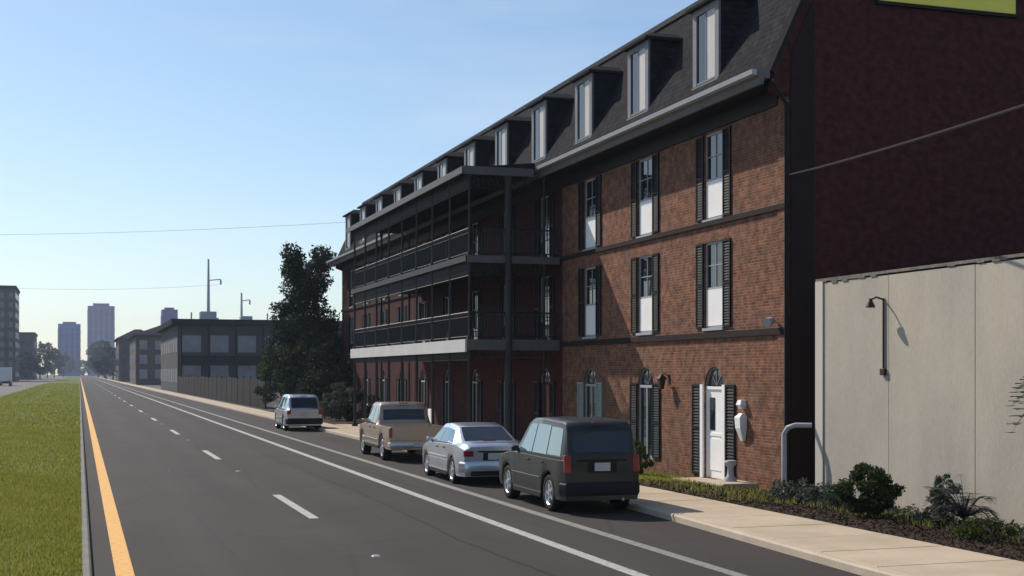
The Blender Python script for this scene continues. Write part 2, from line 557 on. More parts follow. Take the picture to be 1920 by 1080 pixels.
# ------------------------------------------------------------------ the setting: ground, roads, kerbs
KERB_X = 10.65          # right kerb line
WALK_X = 12.25          # back edge of the sidewalk
FAC_X = 16.1            # building line
YEND = 1900.0
KERB_LINE = [(-40, 9.7), (8, 9.75), (15, 9.9), (22, 10.30), (29, 10.60), (38, 10.75), (900, 10.75)]
def kerb_x(y):
    return float(np.interp(y, [p[0] for p in KERB_LINE], [p[1] for p in KERB_LINE]))

gx, gy = [-2400, WALK_X - 0.02, FAC_X + 0.3, 2400], [-300, 8.0, 43.0, 2400]
struct('ground', MB().add([(x, y, -0.012) for y in gy for x in gx], [(j * 4 + i, j * 4 + i + 1, j * 4 + i + 5, j * 4 + i + 4) for j in range(3) for i in range(3) if (i, j) != (1, 1)]), 'lot')
def bed_h(x):
    t = max(0.0, min(1.0, (x - WALK_X) / (FAC_X - WALK_X)))
    return 0.085 + 0.05 * min(1, t * 6) - 0.34 * t
road = struct('road', MB().box(0.16, 10.9, -40, YEND, -0.1, 0.0), 'asphalt')
struct('opposite_road', MB().box(-17.0, -8.4, -40, YEND, -0.1, 0.0), 'far_asphalt')

# road markings, each a thin film of paint on the asphalt
mk('yellow_edge_line', MB().box(0.46, 0.70, -20, 900, 0.002, 0.006), 'yellow_line', road)
mk('white_lane_line', MB().box(7.0, 7.2, -20, 700, 0.002, 0.006), 'white_line', road)
mk('worn_parking_line', MB().box(8.26, 8.46, -20, 500, 0.002, 0.006), 'worn_line', road)
for k in range(-1, 24):
    y0 = 24.4 + 17.7 * k
    mk('lane_dash', MB().box(4.06, 4.24, y0, y0 + 5.0, 0.002, 0.006), 'white_line', road)
for k in range(-1, 8):
    y0 = 19.0 + 17.7 * k
    mk('road_stud', MB().rings([[(4.09, y0, 0.003), (4.21, y0, 0.003), (4.21, y0 + 0.12, 0.003), (4.09, y0 + 0.12, 0.003)],
                                [(4.11, y0 + 0.03, 0.025), (4.19, y0 + 0.03, 0.025), (4.19, y0 + 0.09, 0.025), (4.11, y0 + 0.09, 0.025)]]), 'marker', road)
# tar seams
rnd = random.Random(3)
for sx, yy0, yy1 in ((2.2, 20, 60), (5.9, 14, 48), (7.6, 30, 90)):
    pts = []
    y = yy0
    x = sx
    while y < yy1:
        pts.append((x, y))
        y += 0.5
        x += rnd.uniform(-0.05, 0.05)
    m = MB()
    m.add([(px - 0.012, py, 0.0035) for px, py in pts] + [(px + 0.012, py, 0.0035) for px, py in pts],
          [(i, i + 1, i + 1 + len(pts), i + len(pts)) for i in range(len(pts) - 1)])
    mk('tar_seam', m, 'black_plastic', road, normals=False)

# median: kerb, turf mound
def kerb(name, x0, x1, y0, y1, h, m):
    c = 0.03
    poly = [(x0, -0.1), (x1, -0.1), (x1, h - c), (x1 - c, h), (x0 + c, h), (x0, h - c)]
    return struct(name, MB().prism(poly, 'y', y0, y1), m)
kerb('median_kerb', 0.02, 0.155, -40, 1200, 0.10, 'median_kerb')
kerb('median_kerb', -8.39, -8.24, -40, 1200, 0.12, 'median_kerb')
xs = np.linspace(-8.235, 0.015, 12)
ys = np.concatenate([np.linspace(-30, 70, 60), np.linspace(80, 1200, 50)])
m = MB()
def turf_z(x, y):
    t = (x + 8.235) / 8.25
    return 0.105 + 0.26 * math.sin(math.pi * max(0, min(1, t))) ** 0.8 + 0.025 * math.sin(x * 2.1 + y * 0.7) * math.sin(y * 0.43) * math.sin(math.pi * t)
vs = [(x, y, turf_z(x, y)) for y in ys for x in xs]
n = len(xs)
fs = [(j * n + i, j * n + i + 1, (j + 1) * n + i + 1, (j + 1) * n + i) for j in range(len(ys) - 1) for i in range(n - 1)]
m.add(vs, fs)
struct('median_turf', m, 'turf', 60)

# grass on the median (nobody could count it)
g = np.random.default_rng(5)
def blades(n, x0, x1, y0, y1, hmin, hmax, w, zf):
    x = g.uniform(x0, x1, n); y = g.uniform(y0, y1, n)
    h = g.uniform(hmin, hmax, n); a = g.uniform(0, math.pi, n)
    lx = g.normal(0, 0.35, n) * h; ly = g.normal(0, 0.35, n) * h
    z = np.array([zf(px, py) for px, py in zip(x, y)]) - 0.01
    dx = np.cos(a) * w; dy = np.sin(a) * w
    V = np.empty((n * 3, 3))
    V[0::3] = np.c_[x - dx, y - dy, z]
    V[1::3] = np.c_[x + dx, y + dy, z]
    V[2::3] = np.c_[x + lx, y + ly, z + h]
    return V
Vs = [blades(60000, -2.6, 0.03, 15, 34, 0.03, 0.085, 0.008, turf_z),
      blades(30000, -5.0, 0.03, 34, 62, 0.04, 0.10, 0.014, turf_z),
      blades(12000, -8.2, -2.6, 12, 34, 0.04, 0.09, 0.012, turf_z),
      blades(16000, -8.0, 0.03, 62, 110, 0.05, 0.12, 0.03, turf_z),
      blades(9000, -8.2, 0.03, 110, 190, 0.05, 0.12, 0.05, turf_z),
      blades(5000, -8.2, 0.03, 190, 330, 0.06, 0.13, 0.07, turf_z)]
def tri_object(name, V, material, per=3):
    k = len(V) // per
    me = bpy.data.meshes.new(name)
    me.vertices.add(len(V)); me.vertices.foreach_set('co', V.astype(np.float32).ravel())
    me.loops.add(len(V)); me.loops.foreach_set('vertex_index', np.arange(len(V), dtype=np.int32))
    me.polygons.add(k); me.polygons.foreach_set('loop_start', np.arange(0, len(V), per, dtype=np.int32))
    me.update(calc_edges=True)
    me.validate()
    me.materials.append(M[material])
    return bpy.data.objects.new(name, me)
o = tri_object('median_grass', np.concatenate(Vs), 'grass')
COL.objects.link(o)
tag(o, 'short mown green grass covering the median', 'grass', kind='stuff')

# right hand kerb, sidewalk slabs, planting strip
KY = [-40, 0, 6] + [8 + 1.5 * k for k in range(22)] + [45, 70, 120, 300, 900]
c_ = 0.03
struct('kerb', MB().rings([[(kerb_x(yy) + dx, yy, zz) for dx, zz in ((0.0, -0.1), (0.158, -0.1), (0.158, 0.13 - c_), (0.158 - c_, 0.13), (c_, 0.13), (0.0, 0.13 - c_))] for yy in KY]), 'kerb', 30)
walk = struct('sidewalk', MB().rings([[(kerb_x(yy) + 0.16, yy, -0.1), (WALK_X, yy, -0.1), (WALK_X, yy, 0.105), (kerb_x(yy) + 0.16, yy, 0.105)] for yy in KY]), 'concrete')
y = 6.0
while y < 62:
    x0a, x0b = kerb_x(y) + 0.168, kerb_x(y + 1.505) + 0.168
    dz = rnd.uniform(-0.004, 0.004)
    def rg(z, d):
        return [(x0a + d, y + d, z), (WALK_X - 0.005 - d, y + d, z), (WALK_X - 0.005 - d, y + 1.505 - d, z), (x0b + d, y + 1.505 - d, z)]
    mk('slab', MB().rings([rg(0.06, 0), rg(0.122 + dz, 0), rg(0.13 + dz, 0.008)]), 'concrete', walk)
    y += 1.52
lx = np.linspace(WALK_X + 0.01, FAC_X + 0.02, 9)
struct('lawn_verge', MB().add([(x, y, bed_h(x) - 0.01) for y in (30.5, 43.0) for x in lx], [(i, i + 1, i + 10, i + 9) for i in range(8)]), 'turf')
struct('far_bed', MB().box(WALK_X + 0.01, FAC_X - 0.02, 66.01, 84.4, -0.1, 0.11), 'mulch')
struct('gallery_pavement', MB().box(WALK_X + 0.01, FAC_X - 0.02, 43.01, 66, -0.1, 0.127), 'concrete')
struct('dark_lot', MB().box(WALK_X + 0.01, 60, 84.5, 189, -0.1, 0.06), 'asphalt')  # ground made dark asphalt to stand for shadow before the far block
# mulch bed with a lumpy surface
xs = np.linspace(WALK_X + 0.02, FAC_X + 0.05, 26)
ys = np.linspace(8, 30.49, 130)
gm = np.random.default_rng(9)
m = MB()
vs = []
for yy in ys:
    for xx in xs:
        t = (xx - xs[0]) / (xs[-1] - xs[0])
        vs.append((xx, yy, bed_h(xx) + gm.uniform(-0.025, 0.025)))
n = len(xs)
m.add(vs, [(j * n + i, j * n + i + 1, (j + 1) * n + i + 1, (j + 1) * n + i) for j in range(len(ys) - 1) for i in range(n - 1)])
struct('mulch_bed', m, 'mulch')
bed_z = lambda x, y: bed_h(x)
Vs = [blades(1300, 12.6, 15.9, 24.0, 30.2, 0.05, 0.16, 0.012, bed_z),
      blades(1500, 14.3, 15.9, 16.0, 24.0, 0.06, 0.20, 0.012, bed_z),
      blades(9000, 12.3, 15.9, 30.5, 43, 0.03, 0.10, 0.010, lambda x, y: bed_h(x) - 0.01)]
o = tri_object('verge_grass', np.concatenate(Vs), 'grass')
COL.objects.link(o)
tag(o, 'tufts of weedy grass between the sidewalk and the walls', 'grass', kind='stuff')

# bark chips on the bed
def chips(n, x0, x1, y0, y1):
    c = np.c_[g.uniform(x0, x1, n), g.uniform(y0, y1, n), np.zeros(n)]
    t = (c[:, 0] - x0) / (x1 - x0)
    c[:, 2] = 0.10 + 0.05 * np.minimum(1, t * 6) - 0.34 * t + g.uniform(-0.02, 0.02, n)
    a = g.normal(size=(n, 3)); a[:, 2] *= 0.4; a /= np.linalg.norm(a, axis=1)[:, None]
    b = np.cross(a, g.normal(size=(n, 3)) * [0.4, 0.4, 1]); b /= np.linalg.norm(b, axis=1)[:, None]
    s = g.uniform(0.015, 0.04, (n, 1))
    V = np.empty((n * 4, 3))
    V[0::4] = c - a * s - b * s * 0.3; V[1::4] = c + a * s - b * s * 0.3; V[2::4] = c + a * s + b * s * 0.3; V[3::4] = c - a * s + b * s * 0.3
    return V
M['chips'] = leaf_mat('bark_chips', (0.03, 0.018, 0.013), (0.065, 0.042, 0.03), 0.9, 0.0)
o = tri_object('bark_chips', chips(16000, WALK_X + 0.03, FAC_X - 0.05, 12, 30.4), 'chips', 4)
COL.objects.link(o)
tag(o, 'brown bark chips strewn over the planting bed', 'bark chips', kind='stuff')

# ------------------------------------------------------------------ the brick apartment building
BY0, BY1 = 27.8, 84.2
EAVE = 9.75
TOP = 13.6
SLX = lambda z: 15.55 + (z - 9.85) * 0.50        # mansard face
bld = root('brick_apartment_building', (FAC_X, 56, 0), 'long brick apartment building with grey mansard roof, dormers and iron gallery', 'building')
COLS = [31.75 + 4.48 * k for k in range(12)]
F1, F2 = 3.72, 6.72
holes = []
for i, cy in enumerate(COLS):
    holes.append((cy - 0.56, cy + 0.56, -0.12 if i == 0 else 0.16, 2.9))
    holes.append((cy - 0.56, cy + 0.56, F1 + 0.2, 6.22))
    holes.append((cy - 0.56, cy + 0.56, F2 + 0.12, 9.15))
def wall_holes(x, y0, y1, z0, z1, holes, depth):
    m = MB()
    Y = sorted(set([y0, y1] + [h[0] for h in holes] + [h[1] for h in holes]))
    Z = sorted(set([z0, z1] + [h[2] for h in holes] + [h[3] for h in holes]))
    for j in range(len(Z) - 1):
        zc = (Z[j] + Z[j + 1]) / 2
        i = 0
        while i < len(Y) - 1:
            yc = (Y[i] + Y[i + 1]) / 2
            if any(h[0] < yc < h[1] and h[2] < zc < h[3] for h in holes):
                i += 1
                continue
            m.add([(x, Y[i], Z[j]), (x, Y[i + 1], Z[j]), (x, Y[i + 1], Z[j + 1]), (x, Y[i], Z[j + 1])], [(0, 3, 2, 1)])
            i += 1
    for (a, b, c, d) in holes:
        q = x + depth
        m.add([(x, a, c), (q, a, c), (q, a, d), (x, a, d)], [(0, 1, 2, 3)])
        m.add([(x, b, c), (q, b, c), (q, b, d), (x, b, d)], [(3, 2, 1, 0)])
        m.add([(x, a, d), (x, b, d), (q, b, d), (q, a, d)], [(3, 2, 1, 0)])
        m.add([(x, a, c), (x, b, c), (q, b, c), (q, a, c)], [(0, 1, 2, 3)])
    return m
GW0, GW1 = 43.35, BY1 - 0.3           # darker brick from the gallery on, its shade put into the colour
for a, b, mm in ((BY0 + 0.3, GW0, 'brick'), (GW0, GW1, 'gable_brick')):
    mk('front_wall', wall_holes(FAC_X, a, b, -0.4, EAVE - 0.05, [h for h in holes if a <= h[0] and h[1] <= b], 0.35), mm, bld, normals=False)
mk('backing_wall', MB().box(FAC_X + 0.36, FAC_X + 0.5, BY0 + 0.31, BY1 - 0.31, 0.0, EAVE - 0.1), 'dark_trim', bld)
gp = [(FAC_X, -0.4), (31, -0.4), (31, TOP + 0.25), (SLX(TOP) + 0.1, TOP + 0.25), (SLX(11.0) + 0.02, 11.0), (SLX(9.9) + 0.1, 9.9), (SLX(9.9) + 0.1, EAVE - 0.3), (FAC_X, EAVE - 0.45)]
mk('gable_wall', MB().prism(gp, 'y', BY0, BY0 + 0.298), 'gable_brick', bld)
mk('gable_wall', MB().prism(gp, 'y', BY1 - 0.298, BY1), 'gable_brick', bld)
mk('rear_wall', MB().box(30.7, 30.98, BY0 + 0.3, BY1 - 0.3, 0, TOP), 'gable_brick', bld)
mk('corner_dark_strip', MB().prism([(FAC_X + 0.02, -0.3), (FAC_X + 0.02, 10.35), (FAC_X + 0.66, 11.75), (FAC_X + 0.66, -0.3)], 'y', BY0 - 0.03, BY0 - 0.002), 'band', bld)  # flat dark strip, added to imitate the dark gap beside the corner
# front edge of the gable is faced with the brick of the street front
mk('corner_pier', MB().box(FAC_X - 0.035, FAC_X - 0.002, BY0 + 0.02, BY0 + 0.5, -0.35, EAVE - 0.42), 'brick', bld)
mk('gable_flashing', MB().prism([(SLX(9.9) + 0.09, 9.86), (SLX(9.9) + 0.0, 9.9), (SLX(TOP) + 0.02, TOP + 0.27), (SLX(TOP) + 0.2, TOP + 0.27)], 'y', BY0 - 0.02, BY0 + 0.33), 'dark_roof', bld)

# roof
roof = mk('mansard_roof', MB().prism([(SLX(9.85), 9.85), (SLX(TOP), TOP), (30.6, TOP), (30.6, 9.85)], 'y', BY0 + 0.3, BY1 - 0.3), 'shingle', bld)
mk('roof_edge', MB().box(SLX(TOP) - 0.10, SLX(TOP) + 0.25, BY0 + 0.34, BY1 - 0.34, TOP - 0.06, TOP + 0.10), 'dark_trim', roof)
# eave: soffit, crown moulding and gutter
mk('soffit', MB().box(15.3, FAC_X + 0.02, BY0 + 0.31, BY1 - 0.31, EAVE - 0.16, EAVE - 0.06), 'dark_trim', bld)
mk('frieze_board', MB().box(FAC_X - 0.06, FAC_X - 0.003, BY0 + 0.51, BY1 - 0.31, EAVE - 0.55, EAVE - 0.163), 'dark_trim', bld)
mk('cornice', MB().prism([(15.30, EAVE - 0.20), (15.38, EAVE - 0.20), (15.38, EAVE - 0.05), (SLX(9.85) - 0.005, EAVE - 0.05), (SLX(9.85) - 0.005, EAVE + 0.12), (15.20, EAVE + 0.12), (15.20, EAVE + 0.02), (15.26, EAVE - 0.06)], 'y', BY0 - 0.05, BY1 + 0.05), 'cornice', bld)
mk('gutter', MB().prism([(15.08, EAVE + 0.02), (15.195, EAVE - 0.0), (15.195, EAVE + 0.13), (15.06, EAVE + 0.13)], 'y', BY0 - 0.05, BY1 + 0.05), 'grey_white', bld)
for zb, hh in ((F1, 0.16), (F2, 0.13)):
    mk('belt_course', MB().box(FAC_X - 0.075, FAC_X - 0.003, BY0 + 0.02, BY1 - 0.02, zb - hh / 2, zb + hh / 2), 'band', bld)
for yy in (BY0 - 0.12,):
    mk('downspout', MB().tube([(15.95, yy, -0.15), (15.95, yy, 9.1), (15.55, yy, 9.6)], 0.055, 8), 'dark_trim', bld, 40)

# windows: frame is the part; panes, panel, shutters are its pieces
FX = FAC_X + 0.05
def make_window(cy, z0, z1, half, white=True, sh='shutter'):
    w = 0.56
    m = MB()
    t = 0.055
    m.box(FX, FX + 0.07, cy - w, cy - w + t, z0, z1)
    m.box(FX, FX + 0.07, cy + w - t, cy + w, z0, z1)
    m.box(FX, FX + 0.07, cy - w + t, cy + w - t, z1 - t, z1)
    m.box(FX, FX + 0.07, cy - w + t, cy + w - t, z0, z0 + t)
    zm = z0 + (z1 - z0) * half
    m.box(FX - 0.005, FX + 0.07, cy - w + t, cy + w - t, zm - 0.03, zm + 0.03)
    m.box(FX + 0.01, FX + 0.06, cy - 0.012, cy + 0.012, zm + 0.03, z1 - t)
    m.box(FX + 0.01, FX + 0.06, cy - w + t, cy + w - t, (zm + z1) / 2 - 0.012, (zm + z1) / 2 + 0.012)
    win = mk('window', m, 'grey_white', bld)
    zq = (zm + z1) / 2
    for (a, b) in ((cy - w + t, cy - 0.012), (cy + 0.012, cy + w - t)):
        for (c, d) in ((zm + 0.03, zq - 0.012), (zq + 0.012, z1 - t)):
            mk('pane', MB().box(FX + 0.03, FX + 0.04, a, b, c, d), 'glass', win)
    mk('lower_panel', MB().box(FX - 0.01, FX + 0.045, cy - w + t, cy + w - t, z0 + t, zm - 0.03), 'white_paint' if white else 'glass', win)
    mk('sill', MB().box(FAC_X - 0.06, FX - 0.002, cy - w - 0.03, cy + w + 0.03, z0 - 0.075, z0 - 0.004), 'grey_white', win)
    for sgn in (-1, 1):
        a = cy + sgn * (w + 0.02)
        b = a + sgn * 0.42
        y0, y1 = min(a, b), max(a, b)
        s = MB()
        s.box(FAC_X - 0.05, FAC_X - 0.006, y0, y0 + 0.05, z0, z1)
        s.box(FAC_X - 0.05, FAC_X - 0.006, y1 - 0.05, y1, z0, z1)
        for q in (z0, (z0 + z1) / 2 - 0.03, z1 - 0.06):
            s.box(FAC_X - 0.05, FAC_X - 0.006, y0 + 0.05, y1 - 0.05, q, q + 0.06)
        nz = int((z1 - z0) / 0.075)
        for k in range(nz):
            zz = z0 + 0.06 + k * (z1 - z0 - 0.12) / nz
            s.add([(FAC_X - 0.042, y0 + 0.05, zz), (FAC_X - 0.042, y1 - 0.05, zz), (FAC_X - 0.012, y1 - 0.05, zz + 0.06), (FAC_X - 0.012, y0 + 0.05, zz + 0.06)], [(0, 1, 2, 3)])
        mk('shutter', s, sh, win, normals=False)
    return win
for (za, zb) in ((F1 + 0.2, 6.22), (F2 + 0.12, 9.15)):
    wa = make_window(COLS[0], za, zb, 0.46)
    wb = make_window(COLS[3], za, zb, 0.30, False)
    wc = make_window(COLS[8], za, zb, 0.62)
    for i, cy in enumerate(COLS):
        if i in (0, 3, 8):
            continue
        src, c0 = (wb, COLS[3]) if GW0 < cy < GW1 else ((wc, COLS[8]) if i in (10,) else (wa, COLS[0]))
        c = copy_tree(src, bld)
        c.location.y += cy - c0

# ground floor: arched openings. spandrel bricks fill the corners of the rectangular hole
def arch_pts(cy, w, zs, rise, n=12):
    return [(cy + w * math.cos(math.pi * k / n), zs + rise * math.sin(math.pi * k / n)) for k in range(n + 1)]
def make_arched(cy, kind):
    w = 0.56
    zs, rise, zt = 2.35, 0.53, 2.9
    ap = arch_pts(cy, w, zs, rise)
    m = MB()
    for side in (1, -1):
        pts = [p for p in ap if (p[0] - cy) * side >= -1e-6]
        poly = [(cy, zt), (cy + side * w, zt)] + sorted(pts, key=lambda p: p[1])
        m.prism(poly, 'x', FAC_X + 0.004, FAC_X + 0.30)
    sp = mk('arch_spandrel', m, 'gable_brick' if GW0 < cy < GW1 else 'brick', bld)
    # fan light
    fp = arch_pts(cy, w - 0.03, zs + 0.03, rise - 0.03)
    f = MB()
    f.prism([(p[0], p[1]) for p in fp], 'x', FX + 0.05, FX + 0.06)
    fan = mk('fan_light', f, 'glass', bld)
    b = MB()
    for a in (45, 90, 135):
        b.box(FX + 0.03, FX + 0.05, cy - 0.012, cy + 0.012, 0, rise - 0.05)
        nv = 8
        ca, sa = math.cos(R(a - 90)), math.sin(R(a - 90))
        for i in range(len(b.v) - nv, len(b.v)):
            x, yy, z = b.v[i]
            yy -= cy
            b.v[i] = (x, cy + yy * ca - z * sa, zs + 0.03 + yy * sa + z * ca)
    rim = arch_pts(cy, w - 0.005, zs + 0.005, rise - 0.005)
    rin = arch_pts(cy, w - 0.06, zs + 0.005, rise - 0.06)
    b.rings([[(FX, *p) for p in rim], [(FX, *p) for p in rin], [(FX + 0.06, *p) for p in rin], [(FX + 0.06, *p) for p in rim]], False, False)
    mk('fan_light_bars', b, 'casement', fan, normals=True)
    # frame with transom
    m = MB()
    t = 0.07
    zf = -0.12 if kind == 'door' else 0.16
    m.box(FX, FX + 0.09, cy - w, cy - w + t, zf, zs)
    m.box(FX, FX + 0.09, cy + w - t, cy + w, zf, zs)
    m.box(FX - 0.01, FX + 0.09, cy - w + t, cy + w - t, zs - 0.08, zs)
    if kind == 'door':
        for sg_ in (-1, 1):
            a_, b_ = sorted((cy + sg_ * (w + 0.003), cy + sg_ * (w + 0.16)))
            m.box(FAC_X - 0.06, FAC_X - 0.004, a_, b_, -0.12, zs + 0.05)
        d = mk('door_frame', m, 'white_paint', bld)
        leaf = MB()
        ya, yb = cy - w + t, cy + w - t
        leaf.box(FX + 0.03, FX + 0.075, ya, yb, -0.11, zs - 0.082)
        # raised panels below, glazing bead above
        leaf.box(FX + 0.012, FX + 0.029, ya + 0.12, yb - 0.12, 0.10, 0.95)
        leaf.box(FX + 0.012, FX + 0.029, ya + 0.06, yb - 0.06, 1.02, 1.10)
        mk('door_leaf', leaf, 'white_paint', d)
        mk('pane', MB().box(FX + 0.014, FX + 0.028, cy + 0.08, yb - 0.12, 1.18, 2.05), 'glass', d)
        mk('handle', MB().lathe_x([(-0.07, 0.0), (-0.07, 0.03), (-0.03, 0.035), (-0.02, 0.012), (0.0, 0.012)], FX + 0.03, ya + 0.1, 1.0, 10), 'steel', d, 40)
        mk('door_step', MB().cbox(FAC_X - 0.9, FX - 0.01, cy - 0.8, cy + 0.8, -0.4, -0.13, 0.015), 'concrete', d)
        win = d
    elif kind == 'red_door':
        d = mk('door_frame', m, 'dark_trim', bld)
        leaf = MB().box(FX + 0.03, FX + 0.075, cy - w + t, cy + w - t, 0.17, zs - 0.082)
        for z0, z1 in ((0.3, 0.9), (1.0, 2.1)):
            for s in (-1, 1):
                leaf.box(FX + 0.012, FX + 0.029, cy + s * 0.25 - 0.16, cy + s * 0.25 + 0.16, z0, z1)
        mk('door_leaf', leaf, 'red_door', d)
        win = d
    else:
        m.box(FX, FX + 0.09, cy - w + t, cy + w - t, 0.16, 0.24)
        m.box(FX, FX + 0.08, cy - 0.03, cy + 0.03, 0.24, zs - 0.08)
        win = mk('window', m, 'grey_white', bld)
        for s in (-1, 1):
            a, b2 = sorted((cy + s * 0.03, cy + s * (w - t)))
            mk('pane', MB().box(FX + 0.03, FX + 0.04, a, b2, 0.9 if kind == 'half' else 0.24, zs - 0.082), 'glass', win)
            if kind == 'half':
                mk('lower_panel', MB().box(FX + 0.02, FX + 0.05, a, b2, 0.24, 0.898), 'white_paint', win)
    for sgn in (-1, 1):
        a = cy + sgn * (w + (0.18 if kind == 'door' else 0.02))
        b2 = a + sgn * 0.5
        y0, y1 = min(a, b2), max(a, b2)
        s = MB()
        zl = -0.05 if kind == 'door' else 0.2
        s.box(FAC_X - 0.05, FAC_X - 0.006, y0, y0 + 0.05, zl, 2.4)
        s.box(FAC_X - 0.05, FAC_X - 0.006, y1 - 0.05, y1, zl, 2.4)
        for q in (zl, 1.2, 2.34):
            s.box(FAC_X - 0.05, FAC_X - 0.006, y0 + 0.05, y1 - 0.05, q, q + 0.06)
        for k in range(28):
            zz = zl + 0.06 + k * (2.28 - zl) / 28
            s.add([(FAC_X - 0.042, y0 + 0.05, zz), (FAC_X - 0.042, y1 - 0.05, zz), (FAC_X - 0.012, y1 - 0.05, zz + 0.06), (FAC_X - 0.012, y0 + 0.05, zz + 0.06)], [(0, 1, 2, 3)])
        mk('shutter', s, 'shutter' if kind != 'pale' else 'leaf_grey_paint', win, normals=False)
M['leaf_grey_paint'] = mat('pale_green_shutter_paint', (0.36, 0.42, 0.39), 0.6, 0.1, 2, 30)
kinds = ['door', 'full', 'pale', 'red_door', 'full', 'full', 'full', 'half', 'half', 'full', 'half', 'full']
for cy, k in zip(COLS, kinds):
    make_arched(cy, k)

# dormers
def make_dormer(cy):
    X = 15.92
    z0, z1 = 10.45, 12.5
    w = 0.74
    m = MB()
    m.prism([(X, z0), (X, z1), (SLX(z1) + 0.05, z1), (SLX(z0) + 0.02, z0)], 'y', cy - w, cy + w)
    d = mk('dormer', m, 'shingle', roof)
    # front frame
    f = MB()
    f.box(X - 0.07, X - 0.003, cy - w - 0.02, cy - w + 0.20, z0 - 0.02, z1)
    f.box(X - 0.07, X - 0.003, cy + w - 0.20, cy + w + 0.02, z0 - 0.02, z1)
    f.box(X - 0.068, X - 0.003, cy - w + 0.20, cy + w - 0.20, z1 - 0.16, z1)
    f.box(X - 0.10, X - 0.003, cy - w - 0.04, cy + w + 0.04, z0 - 0.12, z0 - 0.025)
    f.box(X - 0.055, X - 0.003, cy - 0.03, cy + 0.03, z0 + 0.07, z1 - 0.16)
    f.box(X - 0.06, X - 0.003, cy - w + 0.20, cy + w - 0.20, z0 - 0.02, z0 + 0.07)
    fr = mk('window_frame', f, 'casement', d)
    mk('pane', MB().box(X - 0.03, X - 0.004, cy + 0.03, cy + w - 0.20, z0 + 0.07, z1 - 0.16), 'glass', d)
    mk('pale_sash', MB().box(X - 0.04, X - 0.004, cy - w + 0.20, cy - 0.03, z0 + 0.07, z1 - 0.16), 'fascia', d)  # pale panel fills the near half of the dormer window
    # hipped cap
    e = 0.16
    xa, xb = X - 0.22, SLX(z1 + 0.3) + 0.05
    c = MB()
    c.rings([[(xa, cy - w - e, z1 + 0.002), (xb, cy - w - e, z1 + 0.002), (xb, cy + w + e, z1 + 0.002), (xa, cy + w + e, z1 + 0.002)],
             [(xa, cy - w - e, z1 + 0.08), (xb, cy - w - e, z1 + 0.08), (xb, cy + w + e, z1 + 0.08), (xa, cy + w + e, z1 + 0.08)],
             [(xa + 0.5, cy - 0.15, z1 + 0.38), (xb + 0.15, cy - 0.15, z1 + 0.38), (xb + 0.15, cy + 0.15, z1 + 0.38), (xa + 0.5, cy + 0.15, z1 + 0.38)]])
    mk('dormer_cap', c, 'dark_roof', d)
    return d
# the dormers sit on the building itself so that their own pieces stay within three levels
_roof = roof
roof = bld
dm = make_dormer(COLS[0])
for cy in COLS[1:]:
    c = copy_tree(dm, bld)
    c.location.y += cy - COLS[0]
roof = _roof

# gallery: two floors and a roof carried on iron posts over the sidewalk
GX0, GX1 = 12.77, FAC_X - 0.08
GY0, GY1 = 43.6, 63.5
def slab(name, z, t, over, material):
    return mk(name, MB().box(GX0 - over, GX1, GY0 - over, GY1 + over, z - t, z), material, bld)
g1 = slab('gallery_floor', 3.86, 0.16, 0.12, 'gallery_floor')
g2 = slab('gallery_floor', 6.76, 0.15, 0.12, 'gallery_floor')
g3 = mk('gallery_roof', MB().prism([(GX0 - 0.3, 9.62), (GX0 - 0.3, 9.74), (15.06, 10.02), (15.06, 9.62)], 'y', GY0 - 0.3, GY1 + 0.3), 'dark_roof', bld)
mk('fascia', MB().box(GX0 - 0.19, GX0 - 0.125, GY0 - 0.12, GY1 + 0.12, 3.44, 3.88), 'fascia', g1)
mk('fascia', MB().box(GX0 - 0.12, GX1, GY0 - 0.17, GY0 - 0.125, 3.50, 3.87), 'cornice', g1)  # same board as the front, its shade put into a darker grey
mk('fascia', MB().box(GX0 - 0.17, GX0 - 0.125, GY0 - 0.12, GY1 + 0.12, 6.56, 6.77), 'post', g2)
mk('fascia', MB().box(GX0 - 0.12, GX1, GY0 - 0.17, GY0 - 0.125, 6.52, 6.77), 'cornice', g2)
mk('fascia', MB().box(GX0 - 0.36, GX0 - 0.305, GY0 - 0.3, GY1 + 0.3, 9.55, 9.78), 'cornice', g3)
mk('fascia', MB().box(GX0 - 0.30, 15.0, GY0 - 0.36, GY0 - 0.305, 9.52, 9.80), 'cornice', g3)
NB = 8
bays = [GY0 + (GY1 - GY0) * k / NB for k in range(NB + 1)]
levels = [(0.127, 3.70, bld), (3.862, 6.61, g1), (6.762, 9.62, g2)]
def post(x, y, z0, z1, par, r=0.055):
    m = MB()
    m.box(x - r * 1.8, x + r * 1.8, y - r * 1.8, y + r * 1.8, z0, z0 + 0.12)
    m.lathe_z([(r * 1.3, z0 + 0.12), (r, z0 + 0.2), (r * 0.9, z1 - 0.25), (r * 1.4, z1 - 0.2), (r * 1.2, z1 - 0.12), (r * 1.9, z1)], x, y, 8)
    return mk('gallery_post', m, 'post', par, 40)
def railing(p0, p1, z, par):
    p0, p1 = Vector((p0[0], p0[1], z)), Vector((p1[0], p1[1], z))
    d = p1 - p0
    L = d.length
    m = MB()
    for h, r in ((0.95, 0.028), (0.80, 0.012), (0.12, 0.018)):
        m.tube([p0 + Vector((0, 0, h)), p1 + Vector((0, 0, h))], r, 4)
    nb = int(L / 0.11)
    for k in range(1, nb):
        q = p0 + d * (k / nb)
        m.tube([q + Vector((0, 0, 0.12)), q + Vector((0, 0, 0.95))], 0.014, 4, False)
    # cast scroll circles along the top
    for k in range(int(L / 0.22)):
        q = p0 + d * ((k + 0.5) / int(L / 0.22)) + Vector((0, 0, 0.875))
        u = d.normalized()
        m.tube([q + u * (0.06 * math.cos(a)) + Vector((0, 0, 0.06 * math.sin(a))) for a in [i * math.pi / 4 for i in range(9)]], 0.008, 3, False)
    o = mk('railing', m, 'iron', par)
    o['kind'] = 'stuff'
    return o
